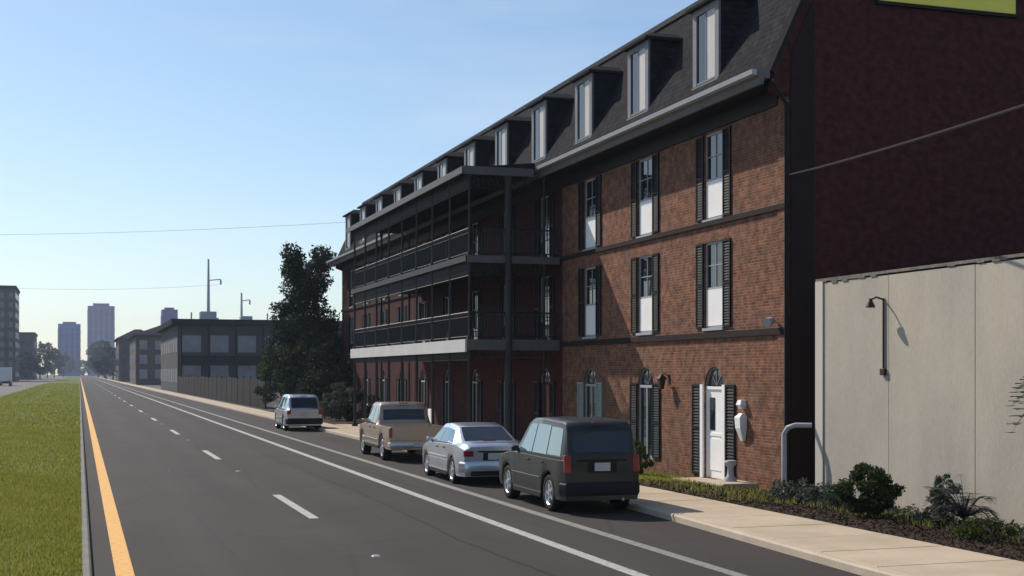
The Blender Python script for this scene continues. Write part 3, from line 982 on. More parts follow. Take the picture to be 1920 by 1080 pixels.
def valance(p0, p1, z, h, par):
    p0, p1 = Vector((p0[0], p0[1], z)), Vector((p1[0], p1[1], z))
    d = p1 - p0
    n = max(2, int(d.length / 0.16))
    m = MB()
    dn = Vector((0, 0, -1))
    m.tube([p0 + dn * h, p1 + dn * h], 0.018, 4)
    for k in range(n):
        a, b = p0 + d * (k / n), p0 + d * ((k + 1) / n)
        m.tube([a, b + dn * h], 0.013, 3, False)
        m.tube([b, a + dn * h], 0.013, 3, False)
        q = (a + b) / 2 + dn * (h / 2)
        u = d.normalized()
        m.tube([q + u * (0.065 * math.cos(t)) + Vector((0, 0, 0.10 * math.sin(t))) for t in [i * math.pi / 3 for i in range(7)]], 0.012, 3, False)
    o = mk('lace_valance', m, 'iron', par)
    o['kind'] = 'stuff'
def bracket(x, y, z, dx, dy, par):
    m = MB()
    pts = []
    for k in range(7):
        a = math.pi / 2 * k / 6
        s = 0.55 * (1 - math.cos(a)); v = 0.55 * (1 - math.sin(a))
        pts.append((x + dx * (0.55 - 0.55 * math.cos(a)), y + dy * (0.55 - 0.55 * math.cos(a)), z - 0.55 + 0.55 * math.sin(a)))
    m.tube(pts, 0.018, 4)
    m.tube([(x + dx * 0.05, y + dy * 0.05, z - 0.10), (x + dx * 0.30, y + dy * 0.30, z - 0.10)], 0.012, 4)
    mk('bracket', m, 'iron', par)
for li, (z0, z1, par) in enumerate(levels):
    for by in bays:
        post(GX0, by, z0, z1, par, 0.07 if li == 0 else 0.05)
    for ex in (14.1, 15.5):
        post(ex, GY0, z0, z1, par)
        post(ex, GY1, z0, z1, par)
    for k, by in enumerate(bays):
        if k > 0: bracket(GX0, by, z1 - 0.02, 0, -1, par)
        if k < NB: bracket(GX0, by, z1 - 0.02, 0, 1, par)
    bracket(GX0, GY0, z1 - 0.02, 1, 0, par)
    for k in range(NB):
        valance((GX0, bays[k] + 0.06), (GX0, bays[k + 1] - 0.06), z1 - 0.03, 0.5, par)
    for xa, xb in ((GX0, 14.1), (14.1, 15.5)):
        valance((xa + 0.06, GY0), (xb - 0.06, GY0), z1 - 0.03, 0.5, par)
    if li:
        for k in range(NB):
            railing((GX0, bays[k]), (GX0, bays[k + 1]), z0, par)
        xs3 = [GX0, 14.1, 15.5, GX1]
        for k in range(3):
            railing((xs3[k], GY0), (xs3[k + 1], GY0), z0, par)
            railing((xs3[k], GY1), (xs3[k + 1], GY1), z0, par)
mk('end_post', MB().lathe_z([(0.16, 0.127), (0.16, 0.3), (0.115, 0.4), (0.105, 9.3), (0.15, 9.5)], 14.1, GY0 - 0.30, 10), 'post', bld, 40)
# pale notice board fixed to a gallery post
mk('notice_board', MB().cbox(GX0 - 0.13, GX0 - 0.09, bays[2] - 0.22, bays[2] + 0.22, 0.65, 1.35, 0.006), 'white_paint', bld)

# sign on the gable
sg = root('yellow_wall_sign', (20.5, BY0, 11.75), 'yellow sign panel fixed high on the dark red gable wall', 'sign')
mk('panel', MB().box(18.5, 22.5, BY0 - 0.12, BY0 - 0.04, 11.78, 13.35), 'yellow_sign', sg)
f = MB()
f.box(18.44, 22.56, BY0 - 0.14, BY0 - 0.003, 11.70, 11.778)
f.box(18.44, 22.56, BY0 - 0.14, BY0 - 0.003, 13.352, 13.42)
f.box(18.44, 18.498, BY0 - 0.14, BY0 - 0.003, 11.778, 13.352)
f.box(22.502, 22.56, BY0 - 0.14, BY0 - 0.003, 11.778, 13.352)
mk('frame', f, 'dark_trim', sg)

# wall lamps and fittings by the door
def wall_lantern(y, z, label):
    r = root('wall_lantern', (FAC_X, y, z), label, 'lantern')
    m = MB().box(FAC_X - 0.03, FAC_X - 0.003, y - 0.05, y + 0.05, z - 0.12, z + 0.12)
    m.tube([(FAC_X - 0.02, y, z + 0.05), (FAC_X - 0.14, y, z + 0.16), (FAC_X - 0.24, y, z + 0.10)], 0.014, 6)
    mk('bracket', m, 'dark_metal', r)
    b = MB().rings([[(FAC_X - 0.24 + a * q, y + c * q, zz) for a, c in ((-1, -1), (1, -1), (1, 1), (-1, 1))] for q, zz in ((0.05, z - 0.30), (0.09, z - 0.02), (0.12, z), (0.02, z + 0.12))])
    mk('lamp_body', b, 'dark_metal', r)
    return r
wall_lantern(34.55, 2.55, 'dark wall lantern on the brick between the white door and the next arched window')
fl = root('flood_light', (FAC_X, 28.35, 3.95), 'small white floodlight on the brick above the lower belt course near the corner', 'lamp')
mk('arm', MB().tube([(FAC_X - 0.04, 28.35, 3.95), (FAC_X - 0.2, 28.3, 4.0)], 0.02, 6), 'white_metal', fl)
mk('lamp_head', MB().tube([(FAC_X - 0.12, 28.35, 3.98), (FAC_X - 0.2, 28.3, 3.98), (FAC_X - 0.38, 28.22, 3.92)], [0.05, 0.09, 0.12], 10), 'white_metal', fl, 40)
ml = root('wall_mailbox', (FAC_X, 30.05, 1.0), 'white tapered wall box under a small white cap lamp right of the white door', 'mailbox')
mk('box_body', MB().rings([[(FAC_X - 0.005, 30.05 - q, zz), (FAC_X - dd, 30.05 - q, zz), (FAC_X - dd, 30.05 + q, zz), (FAC_X - 0.005, 30.05 + q, zz)] for q, dd, zz in ((0.06, 0.08, 0.98), (0.13, 0.19, 1.3), (0.145, 0.21, 1.58), (0.08, 0.11, 1.68))]), 'white_paint', ml)
mk('cap_lamp', MB().rings([[(FAC_X - 0.005, 30.05 - q, zz), (FAC_X - dd, 30.05 - q, zz), (FAC_X - dd, 30.05 + q, zz), (FAC_X - 0.005, 30.05 + q, zz)] for q, dd, zz in ((0.08, 0.11, 1.80), (0.12, 0.18, 1.90), (0.09, 0.14, 2.02))]), 'white_paint', ml)
pd = root('garden_pedestal', (15.5, 29.9, -0.2), 'small pale garden pedestal on a concrete pad below the white wall box', 'pedestal')
mk('pad', MB().cbox(15.0, 16.0, 29.1, 30.5, -0.3, -0.02, 0.02), 'kerb', pd)
mk('column', MB().lathe_z([(0.16, -0.018), (0.16, 0.05), (0.09, 0.11), (0.07, 0.32), (0.13, 0.40), (0.16, 0.46), (0.14, 0.50)], 15.6, 29.85, 14), 'grey_white', pd, 50)
hp = root('pipe_hoop', (15.7, 27.3, -0.1), 'pale bent pipe hoop standing in the gap between brick corner and beige wall', 'pipe')
mk('hoop', MB().tube([(16.05, 26.72, 1.50), (15.72, 26.9, 1.50), (15.60, 27.02, 1.44), (15.55, 27.1, 1.30), (15.55, 27.1, 0.18), (15.58, 27.04, 0.06), (15.72, 26.9, 0.0), (16.05, 26.72, 0.0)], 0.06, 10), 'white_metal', hp, 60)
mk('foot', MB().lathe_z([(0.11, -0.16), (0.11, -0.06), (0.05, -0.02), (0.05, 0.1)], 15.56, 27.08, 10), 'white_metal', hp, 40)

# ------------------------------------------------------------------ beige low building beside it
sb = root('beige_low_building', (FAC_X, 19.5, 0), 'low beige panelled building beside the dark gable wall', 'building')
mk('core', MB().box(FAC_X + 0.12, 29, 9.0, 26.58, -0.5, 4.78), 'stucco', sb)
edges = [26.28, 23.75, 20.95, 18.1, 15.3, 12.5, 9.0]
for a, b in zip(edges[1:], edges[:-1]):
    mk('wall_panel', MB().box(FAC_X + random.uniform(0.0, 0.006), FAC_X + 0.118, a + 0.009, b - 0.009, -0.45, 4.76), 'stucco', sb)
mk('end_pier', MB().box(FAC_X - 0.03, FAC_X + 0.118, 26.285, 26.6, -0.45, 4.80), 'stucco_trim', sb)
m = MB()
pts_y = np.arange(9.0, 26.65, 0.22)
rr = random.Random(4)
for i in range(len(pts_y) - 1):
    dz = rr.choice((0, 0, 0, 0, -0.02, -0.035)) if pts_y[i] < 24.4 else rr.uniform(-0.07, 0)
    m.box(FAC_X - 0.02, FAC_X + 0.3, pts_y[i], pts_y[i + 1] - 0.002, 4.80 + dz, 4.86)
mk('coping', m, 'stain', sb)
# lamp on a vertical conduit
wl = root('wall_lamp', (FAC_X, 23.85, 2.8), 'dark lamp on a long vertical conduit on the beige wall', 'lamp')
mk('conduit', MB().tube([(FAC_X - 0.025, 23.9, 2.8), (FAC_X - 0.025, 23.9, 4.28)], 0.022, 6), 'dark_metal', wl)
mk('lamp_arm', MB().tube([(FAC_X - 0.02, 23.9, 4.25), (FAC_X - 0.2, 23.9, 4.30), (FAC_X - 0.34, 23.9, 4.24)], 0.02, 6), 'dark_metal', wl)
mk('lamp_head', MB().lathe_z([(0.10, 4.08), (0.09, 4.12), (0.04, 4.22), (0.03, 4.27)], FAC_X - 0.34, 23.9, 10), 'dark_metal', wl, 40)
mk('junction_box', MB().cbox(FAC_X - 0.07, FAC_X - 0.002, 23.82, 23.98, 2.66, 2.80, 0.008), 'dark_metal', wl)

# service cable to the brick corner, from a pole by the low building
up = root('utility_pole', (12.6, 11.5, 0.1), 'weathered wooden utility pole at the back of the sidewalk', 'pole')
mk('pole', MB().tube([(12.6, 11.5, 0.0), (12.6, 11.5, 9.0)], [0.16, 0.11], 10), 'wood_pole', up, 40)
mk('crossarm', MB().box(12.5, 12.7, 10.7, 12.3, 8.2, 8.32), 'wood_pole', up)
def cable(name, a, b, sag, r, label, n=24):
    a, b = Vector(a), Vector(b)
    pts = [a.lerp(b, t / n) - Vector((0, 0, 4 * sag * (t / n) * (1 - t / n))) for t in range(n + 1)]
    o = mk(name, MB().tube(pts, r, 6), 'cable', None, 60)
    return tag(o, label, 'cable')
cable('service_cable', (16.05, 27.9, 7.42), (12.6, 11.5, 6.62), 0.10, 0.028, 'service cable slung across the dark gable to the brick corner')

# ------------------------------------------------------------------ vegetation
def leaf_cloud(centres, radii, counts, size, rng, squash=0.8, outer=0.55):
    P = []
    for c, r, k in zip(centres, radii, counts):
        d = rng.normal(size=(k, 3)); d /= np.linalg.norm(d, axis=1)[:, None]
        rad = r * (outer + (1 - outer) * rng.random((k, 1))) ** 1.0
        rad *= (0.75 + 0.35 * rng.random((k, 1)))
        d[:, 2] *= squash
        P.append(np.array(c) + d * rad)
    P = np.concatenate(P)
    k = len(P)
    a = rng.normal(size=(k, 3)); a /= np.linalg.norm(a, axis=1)[:, None]
    t = rng.normal(size=(k, 3)); b = np.cross(a, t); b /= np.linalg.norm(b, axis=1)[:, None]
    s = size * rng.uniform(0.6, 1.3, (k, 1))
    V = np.empty((k * 4, 3))
    V[0::4] = P - a * s
    V[1::4] = P + b * s * 0.45
    V[2::4] = P + a * s
    V[3::4] = P - b * s * 0.45
    return V

def plant_part(name, V, material, parent, per=4):
    o = tri_object(name, V, material, per)
    fin(o, parent)
    return o

def tree(name, loc, label, height, radius, shape, clumps, leaves, leaf, material, seed, cat='tree', group=None, trunk_h=None, trunk_r=0.16):
    """shape(t) gives the crown radius factor at relative height t of the crown"""
    rng = np.random.default_rng(seed)
    r = root(name, loc, label, cat, group)
    th = trunk_h if trunk_h is not None else height * 0.2
    tr = MB()
    lean = rng.normal(0, 0.15, 2)
    stem = [(lean[0] * t * t, lean[1] * t * t, height * 0.93 * t) for t in np.linspace(0, 1, 8)]
    tr.tube(stem, [trunk_r * (1 - 0.85 * t) * (1.35 if t == 0 else 1) for t in np.linspace(0, 1, 8)], 8)
    C, RR, K = [], [], []
    for i in range(clumps):
        t = (i + rng.random()) / clumps
        z = th + (height - th) * t
        rr = radius * shape(t)
        a = rng.uniform(0, 2 * math.pi)
        q = rr * math.sqrt(rng.uniform(0.15, 1.0))
        c = (lean[0] + q * math.cos(a), lean[1] + q * math.sin(a), z)
        cr = radius * rng.uniform(0.20, 0.36) * (0.6 + 0.5 * shape(t))
        C.append(c); RR.append(cr); K.append(int(leaves * (cr / (0.3 * radius)) ** 2))
        if i % 2 == 0:
            zb = max(th * 0.7, z - q * 0.6)
            tr.tube([(lean[0] * (zb / height) ** 2, lean[1] * (zb / height) ** 2, zb), (c[0] * 0.55, c[1] * 0.55, (zb + z) / 2 + 0.1), c], [trunk_r * 0.32 * (1 - 0.5 * t), trunk_r * 0.2, 0.015], 5, False)
    o = mk('trunk', tr, 'bark', None, 60)
    o.parent = r
    plant_part('crown', leaf_cloud(C, RR, K, leaf, rng), material, r)
    return r

cone = lambda t: 0.95 * (1 - t) ** 0.75 * (0.65 + 0.35 * min(1, t * 4)) + 0.12
ball = lambda t: max(0.15, math.sin(math.pi * (0.12 + 0.83 * t))) 
def magnolia(t):
    return 0.95 if t < 0.35 else (0.55 if t < 0.5 else 0.62 - 0.45 * (t - 0.5))
tree('magnolia_tree', (14.2, 86.5, 0.1), 'tall dark evergreen tree by the far end of the brick building', 10.6, 3.2, magnolia, 74, 520, 0.115, 'leaf_dark', 21, trunk_h=1.6, trunk_r=0.2)
tree('broad_tree', (18.6, 92.0, 0.1), 'low broad dark tree behind the tall evergreen', 5.6, 3.6, ball, 40, 260, 0.17, 'leaf_dark', 22, trunk_h=1.0)
tree('broad_tree', (15.4, 97.0, 0.1), 'low leafy tree with yellow green side left of the tall evergreen', 5.4, 2.6, ball, 30, 240, 0.17, 'leaf_mid', 23, trunk_h=0.9)
def shrub(name, loc, label, h, rad, material, seed, leaf=0.06, clumps=14, leaves=160, cat='shrub', group=None):
    return tree(name, loc, label, h, rad, ball, clumps, leaves, leaf, material, seed, cat, group, trunk_h=h * 0.12, trunk_r=0.04)
shrub('hedge_shrub', (13.5, 76.0, 0.1), 'rounded dark shrub between the sidewalk and the far brick wall', 2.7, 1.4, 'leaf_dark', 31, 0.08, 26, 200)
shrub('hedge_shrub', (13.5, 71.4, 0.1), 'grey green shrub next to the rounded dark shrub beyond the gallery', 2.0, 1.1, 'leaf_grey', 32, 0.08, 22, 160)
shrub('hedge_shrub', (14.0, 67.6, 0.1), 'low dark shrub close to the far end of the gallery', 1.7, 1.1, 'leaf_dark', 36, 0.08, 22, 180)
shrub('hedge_shrub', (14.6, 81.0, 0.1), 'tall dark shrub at the far corner of the brick building', 4.4, 1.7, 'leaf_dark', 33, 0.11, 26, 220)
shrub('hedge_shrub', (13.2, 80.0, 0.1), 'low dark shrub under the tall evergreen tree', 1.8, 1.3, 'leaf_dark', 34, 0.09)
shrub('hedge_shrub', (13.2, 91.0, 0.1), 'dark shrub at the left foot of the tall evergreen', 2.2, 1.6, 'leaf_dark', 35, 0.10, 20, 200)
M['fence'] = mat('dark_fence_boards', (0.013, 0.013, 0.015), 0.95, 0.35, 1.2, 12, stretch=(1, 1, 0.2))
fc = root('board_fence', (13.0, 143, 0.05), 'long dark board fence behind the sidewalk before the flat roofed block', 'fence')
fy = [98 + 4.5 * k for k in range(21)]
for k, y in enumerate(fy):
    mk('fence_post', MB().box(12.985, 13.09, y - 0.07, y + 0.07, 0.0, 2.45), 'fence', fc)
    if k < len(fy) - 1:
        mk('fence_panel', MB().box(13.0 + (0.01 if k % 2 else 0), 13.05, y + 0.075, fy[k + 1] - 0.075, 0.08, 2.25 + 0.06 * ((k * 7) % 3)), 'fence', fc)
shrub('foundation_shrub', (14.8, 33.6, bed_h(14.8) - 0.02), 'small green shrub between the white door and the parked black vehicle', 0.9, 0.55, 'leaf_mid', 41, 0.05)
shrub('foundation_shrub', (14.0, 35.2, bed_h(14.0) - 0.02), 'bushy green shrub in the verge before the arched window', 1.0, 0.75, 'leaf_mid', 42, 0.05)
shrub('bed_shrub', (14.2, 21.6, bed_h(14.2) - 0.02), 'round dense green shrub against the beige wall below the wall lamp', 0.98, 0.56, 'leaf_mid', 43, 0.05, 34, 190)
shrub('bed_shrub', (15.2, 20.9, bed_h(15.2) - 0.02), 'thin grey green shrub close against the beige wall', 0.95, 0.36, 'leaf_grey', 44, 0.045, 16, 70)
shrub('bed_shrub', (14.6, 20.0, bed_h(14.6) - 0.02), 'small sparse shrub in the mulch before the spiky plant', 0.75, 0.28, 'leaf_mid', 45, 0.04, 14, 80)
shrub('bed_shrub', (15.0, 23.4, bed_h(15.0) - 0.02), 'low grey green shrub between the wall lamp and the wall end', 0.5, 0.6, 'leaf_grey', 46, 0.045, 16, 110)
shrub('bed_shrub', (14.9, 25.3, bed_h(14.9) - 0.02), 'low dull green shrub by the end of the beige wall', 0.45, 0.7, 'leaf_grey', 47, 0.045, 16, 110)
shrub('bed_shrub', (13.9, 17.6, bed_h(13.9) - 0.02), 'low yellowish shrub in the mulch beside the spiky plant', 0.35, 0.5, 'leaf_yellow', 48, 0.04, 14, 110)
gr_ = np.random.default_rng(77)
cc = [(gr_.uniform(14.5, 15.9), gr_.uniform(17.5, 26.2), -0.06) for _ in range(170)]
o = tri_object('ground_cover', leaf_cloud(cc, [gr_.uniform(0.12, 0.24) for _ in cc], [45] * len(cc), 0.04, gr_, 0.7), 'leaf_grey', 4)
COL.objects.link(o)
tag(o, 'low grey green ground cover along the foot of the beige wall', 'ground cover', kind='stuff')
def frond(base, az, length, rise, droop, leaflet, m, rng, n=16):
    """arching rib with leaflets on both sides"""
    d = Vector((math.cos(az), math.sin(az), 0))
    side = Vector((-d.y, d.x, 0))
    pts = []
    for k in range(n + 1):
        t = k / n
        pts.append(Vector(base) + d * (length * t * (1 - 0.15 * t)) + Vector((0, 0, rise * t - droop * t * t)))
    m.tube(pts, [0.012 * (1 - 0.8 * k / n) for k in range(n + 1)], 4, False)
    for k in range(2, n + 1):
        t = k / n
        L = leaflet * math.sin(math.pi * (0.12 + 0.82 * t)) * rng.uniform(0.85, 1.1)
        for s in (-1, 1):
            p = pts[k]
            tip = p + side * s * L * 0.8 + d * L * 0.55 + Vector((0, 0, 0.12 * L - 0.25 * L * t))
            w = d * 0.022 * (leaflet / 0.3 + 0.4) * (1.0 if leaflet < 0.3 else 1.9)
            mid = (p + tip) / 2 + Vector((0, 0, 0.03 * L))
            m.add([p - w * 0.5, mid - w, tip, mid + w, p + w * 0.5], [(0, 1, 2, 3, 4)])
def palm(name, loc, label, cat, stem_h, stem_r, nf, length, rise, droop, leaflet, material, seed):
    rng = random.Random(seed)
    r = root(name, loc, label, cat)
    t = MB().lathe_z([(stem_r * (1.15 if k % 2 else 0.95) * (1 - 0.25 * k / 10), stem_h * k / 10) for k in range(11)], 0, 0, 9)
    o = mk('trunk', t, 'bark', None, 40); o.parent = r
    for k in range(nf):
        m = MB()
        az = 2 * math.pi * k / nf * 2.618 * 1.0 + rng.uniform(-0.2, 0.2)
        e = rng.uniform(0.5, 1.3)
        frond((0, 0, stem_h), az, length * rng.uniform(0.8, 1.1), rise * e, droop * rng.uniform(0.7, 1.2), leaflet, m, rng)
        o = mk('frond', m, material, None, normals=False); o.parent = r
    return r
palm('sago_palm', (14.35, 18.95, bed_h(14.35) - 0.02), 'spiky dark sago palm with arching fronds in the mulch before the beige wall', 'plant', 0.26, 0.13, 34, 0.72, 1.15, 0.85, 0.24, 'leaf_blue', 5)
palm('fan_palm', (15.25, 16.55, bed_h(15.25) - 0.02), 'palm with dark drooping frond tips beside the beige wall', 'palm', 2.75, 0.12, 24, 1.75, 0.9, 1.25, 0.5, 'leaf_dark', 6)

# ------------------------------------------------------------------ vehicles
def pl(pts, y):
    if y <= pts[0][0]: return pts[0][1]
    for (a, b), (c, d) in zip(pts[:-1], pts[1:]):
        if y <= c:
            return b + (d - b) * (y - a) / (c - a)
    return pts[-1][1]
def sm(pts, y, w=0.05):
    return sum(pl(pts, y + k * w / 2) for k in (-2, -1, 0, 1, 2)) / 5

class Car:
    def __init__(s, name, label, spec):
        s.r = root(name, (0, 0, 0), label, spec.get('cat', 'car'), 'vehicles parked along the kerb')
        s.sp = spec
        s.build()
    def ring(s, y):
        sp = s.sp
        wb = sp['hw'] * sm(sp['plan'], y, 0.08)
        zb = sp['sill']
        for yw in sp['wheels']:
            q = abs(y - yw)
            if q < sp['arch']:
                zb = max(zb, sp['wr'] + math.sqrt(sp['arch'] ** 2 - q * q))
        zt = sm(sp['top'], y, 0.06)
        belt = min(sm(sp['belt'], y, 0.06), zt - 0.015)
        wt = sm(sp['wt'], y, 0.08) * wb / sp['hw']
        zlow = max(zb + 0.03, sp['sill'] + 0.10)
        zmid = max(zlow + 0.02, (sp['sill'] + belt) / 2 + 0.05)
        edge = zt - min(0.05, (zt - belt) * 0.6)
        P = [(wb * 0.955, zb), (wb * 0.99, zlow), (wb, min(zmid, belt - 0.02)), (wb * 0.985, belt - 0.012), (wb * 0.955, belt), (wt, edge), (wt * 0.93, edge + (zt - edge) * 0.7), (wt * 0.5, zt - 0.006), (0, zt)]
        if sp.get('bed') and sp['bed'][0] < y < sp['bed'][1]:
            P[5] = (wb * 0.86, belt); P[6] = (wb * 0.85, belt - 0.05); P[7] = (wb * 0.84, 0.62); P[8] = (0, 0.62)
        return P
    def stations(s):
        sp = s.sp
        L = sp['L']
        ys = set(np.round(np.linspace(0, L, 40), 4))
        for yw in sp['wheels']:
            for a in np.linspace(0, math.pi, 13):
                ys.add(round(yw + sp['arch'] * math.cos(a) * 0.9999, 4))
        for k in ('top',):
            for p in sp[k]: ys.add(round(p[0], 4))
        if sp.get('bed'):
            b0, b1 = sp['bed']
            for q in (b0, b0 + 0.005, b1 - 0.005, b1): ys.add(q)
        return sorted(y for y in ys if 0 <= y <= L)
    def side_pt(s, y, t, sgn, off=0.006):
        P = s.ring(y)
        a, b = P[4], P[5]
        x = a[0] + (b[0] - a[0]) * t
        z = a[1] + (b[1] - a[1]) * t
        nx, nz = b[1] - a[1], -(b[0] - a[0])
        l = math.hypot(nx, nz) or 1
        return (sgn * (x + off * nx / l), y, z + off * nz / l)
    def patch(s, name, y0b, y1b, y0t, y1t, t0, t1, material):
        for sgn in (-1, 1):
            m = MB()
            nu, nv = 8, 3
            vs = []
            for j in range(nv + 1):
                v = j / nv
                for i in range(nu + 1):
                    u = i / nu
                    ya = y0b + (y0t - y0b) * v; yb = y1b + (y1t - y1b) * v
                    vs.append(s.side_pt(ya + (yb - ya) * u, t0 + (t1 - t0) * v, sgn))
            n = nu + 1
            m.add(vs, [(j * n + i, j * n + i + 1, (j + 1) * n + i + 1, (j + 1) * n + i) for j in range(nv) for i in range(nu)])
            o = mk(name, m, material, s.r, 60)
    def screen(s, name, ya, yb, material, k=0.9, up=0.008):
        """glass across the car on the upper surface between stations ya and yb"""
        m = MB()
        nu, nv = 10, 8
        vs = []
        dy = yb - ya
        z0, z1 = s.ring(ya)[8][1], s.ring(yb)[8][1]
        l = math.hypot(dy, z1 - z0)
        ny, nz = -(z1 - z0) / l, dy / l
        if nz < 0: ny, nz = -ny, -nz
        for j in range(nv + 1):
            y = ya + dy * j / nv
            P = s.ring(y)
            for i in range(nu + 1):
                u = (2 * i / nu - 1) * k
                au = abs(u)
                X = P[5][0] * au
                xs = [P[8][0], P[7][0], P[6][0], P[5][0]]; zs = [P[8][1], P[7][1], P[6][1], P[5][1]]
                z = float(np.interp(X, xs, zs))
                vs.append((math.copysign(X, u), y + ny * up, z + nz * up))
        n = nu + 1
        m.add(vs, [(j * n + i, j * n + i + 1, (j + 1) * n + i + 1, (j + 1) * n + i) for j in range(nv) for i in range(nu)])
        mk(name, m, material, s.r, 60)
    def build(s):
        sp = s.sp
        rings = []
        for y in s.stations():
            P = s.ring(y)
            rings.append([(-x, y, z) for x, z in P] + [(x, y, z) for x, z in reversed(P[:-1])])
        body = MB().rings(rings, True, True)
        b = mk('body', body, sp['paint'], s.r, 38)
        L, hw = sp['L'], sp['hw']
        mk('underbody', MB().box(-hw * 0.80, hw * 0.80, 0.25, L - 0.25, sp['sill'] - 0.03, sp['wr'] + sp['arch'] - 0.05), 'underbody', s.r)
        for yw in sp['wheels']:
            for sgn in (-1, 1):
                w = sp.get('tw', 0.21)
                xo = sgn * (hw - 0.035)
                r = sp['wr']
                q = -sgn
                prof = [(q * w, r * 0.66), (q * w, r * 0.93), (q * (w - 0.03), r), (q * 0.03, r), (0, r * 0.94), (q * -0.004, r * 0.80), (q * 0.012, r * 0.68)]
                wh = mk('wheel', MB().lathe_x(prof, xo, yw, r, 28), 'tyre', s.r, 50)
                rim = MB().lathe_x([(q * 0.012, r * 0.68), (q * 0.0, r * 0.665), (q * 0.02, r * 0.60), (q * 0.10, r * 0.56), (q * 0.11, 0.001)], xo, yw, r, 28)
                for k in range(sp.get('spokes', 5)):
                    a = 2 * math.pi * k / sp.get('spokes', 5)
                    ca, sa = math.cos(a), math.sin(a)
                    pts = []
                    for (rad, half) in ((0.03, 0.045), (r * 0.62, 0.028)):
                        for e in (-half, half):
                            pts.append((xo + q * (0.02 if rad > 0.1 else 0.012), yw + rad * ca - e * sa, r + rad * sa + e * ca))
                    rim.add(pts, [(0, 1, 3, 2)])
                    back = [(xo + q * 0.09, p[1], p[2]) for p in pts]
                    rim.add(pts + back, [(0, 2, 6, 4), (1, 3, 7, 5)])
                rim.lathe_x([(q * 0.004, 0.0), (q * 0.0, 0.05), (q * 0.03, 0.065)], xo, yw, r, 12)
                mk('rim', rim, sp.get('rim', 'rim'), wh, 40)
        for g in sp['glass']:
            s.patch('side_window', *g, sp.get('sideglass', 'car_glass'))
        s.screen('windshield', *sp['windshield'], 'car_glass', 0.9)
        if 'rearglass' in sp:
            s.screen('rear_window', *sp['rearglass'], sp.get('rearglassmat', 'car_glass_dark'), 0.86)
        for sgn in (-1, 1):
            # lamps
            x0, x1, y0, y1, z0, z1 = sp['tail']
            a, c = sorted((sgn * x0, sgn * x1))
            mk('tail_light', MB().cbox(a, c, y0, y1, z0, z1, 0.012), 'red_lens', s.r)
            x0, x1, y0, y1, z0, z1 = sp['head']
            a, c = sorted((sgn * x0, sgn * x1))
            mk('headlight', MB().cbox(a, c, y0, y1, z0, z1, 0.012), 'clear_lens', s.r)
            # mirror
            ym, zm = sp['mirror']
            xm = s.ring(ym)[4][0]
            mm = MB().cbox(min(sgn * (xm - 0.02), sgn * (xm + 0.15)), max(sgn * (xm - 0.02), sgn * (xm + 0.15)), ym - 0.04, ym + 0.05, zm + 0.01, zm + 0.12, 0.018)
            mk('wing_mirror', mm, sp['paint'], s.r)
            # door seams and handles
            for (yd, z0, z1) in sp['seams']:
                m = MB()
                n = 8
                for k in range(n):
                    pass
                vs = []
                for k in range(n + 1):
                    z = z0 + (z1 - z0) * k / n
                    P = s.ring(yd)
                    x = float(np.interp(z, [p[1] for p in P[:5]], [p[0] for p in P[:5]])) + 0.003
                    vs += [(sgn * x, yd - 0.005, z), (sgn * x, yd + 0.005, z)]
                m.add(vs, [(2 * k, 2 * k + 1, 2 * k + 3, 2 * k + 2) for k in range(n)])
                mk('door_seam', m, 'black_plastic', s.r, normals=False)
            for yh in sp['handles']:
                P = s.ring(yh)
                zh = P[4][1] - 0.10
                x = P[3][0]
                mk('door_handle', MB().cbox(min(sgn * (x - 0.01), sgn * (x + 0.025)), max(sgn * (x - 0.01), sgn * (x + 0.025)), yh - 0.09, yh + 0.09, zh - 0.015, zh + 0.015, 0.004), sp.get('trim', 'black_plastic'), s.r)
        # trim: dark belt strip under the glass, rocker strip, brake lamp, exhaust
        g0, g1 = sp['glass'][0], sp['glass'][-1]
        s.patch('belt_trim', g0[0] - 0.04, g1[1] + 0.05, g0[0] - 0.04, g1[1] + 0.05, 0.0, 0.07, 'black_plastic')
        yr0, yr1 = sp['wheels'][0] + sp['arch'] + 0.03, sp['wheels'][1] - sp['arch'] - 0.03
        for sgn in (-1, 1):
            a, c = sorted((sgn * hw * 0.93, sgn * hw * 0.985))
            mk('rocker_trim', MB().cbox(a, c, yr0, yr1, sp['sill'] - 0.04, sp['sill'] + 0.07, 0.012), 'black_plastic', s.r)
            a, c = sorted((sgn * (hw * 0.995 - 0.012), sgn * (hw * 0.995 + 0.014)))
            mk('side_moulding', MB().cbox(a, c, yr0, yr1, 0.60, 0.645, 0.005), sp['paint'], s.r)
        mk('exhaust_pipe', MB().tube([(0.42, -0.03, sp['sill'] + 0.01), (0.42, 0.3, sp['sill'] + 0.03)], 0.03, 8), 'rim', s.r, 40)
        yb_, zb_ = sp['brake']
        mk('brake_lamp', MB().cbox(-0.16, 0.16, yb_, yb_ + 0.05, zb_, zb_ + 0.03, 0.006), 'red_lens', s.r)
        bz0, bz1 = sp['bumper']
        bw = hw * 0.93
        for nm, ya, yb in (('rear_bumper', -0.07, 0.10), ('front_bumper', L - 0.10, L + 0.06)):
            e = 0 if ya < 1 else L
            bw = hw * pl(sp['plan'], e) + 0.012
            q = (ya, 0.16, bw, hw * pl(sp['plan'], 0.2) + 0.008) if e == 0 else (yb, L - 0.16, bw, hw * pl(sp['plan'], L - 0.16) + 0.008)
            o_, i_, wo, wi = q
            def ring_(z, d):
                return [(-wi + d, i_, z), (-wo + d, (o_ + e) / 2, z), (-wo * 0.82, o_ + (d if e == 0 else -d), z), (wo * 0.82, o_ + (d if e == 0 else -d), z), (wo - d, (o_ + e) / 2, z), (wi - d, i_, z)]
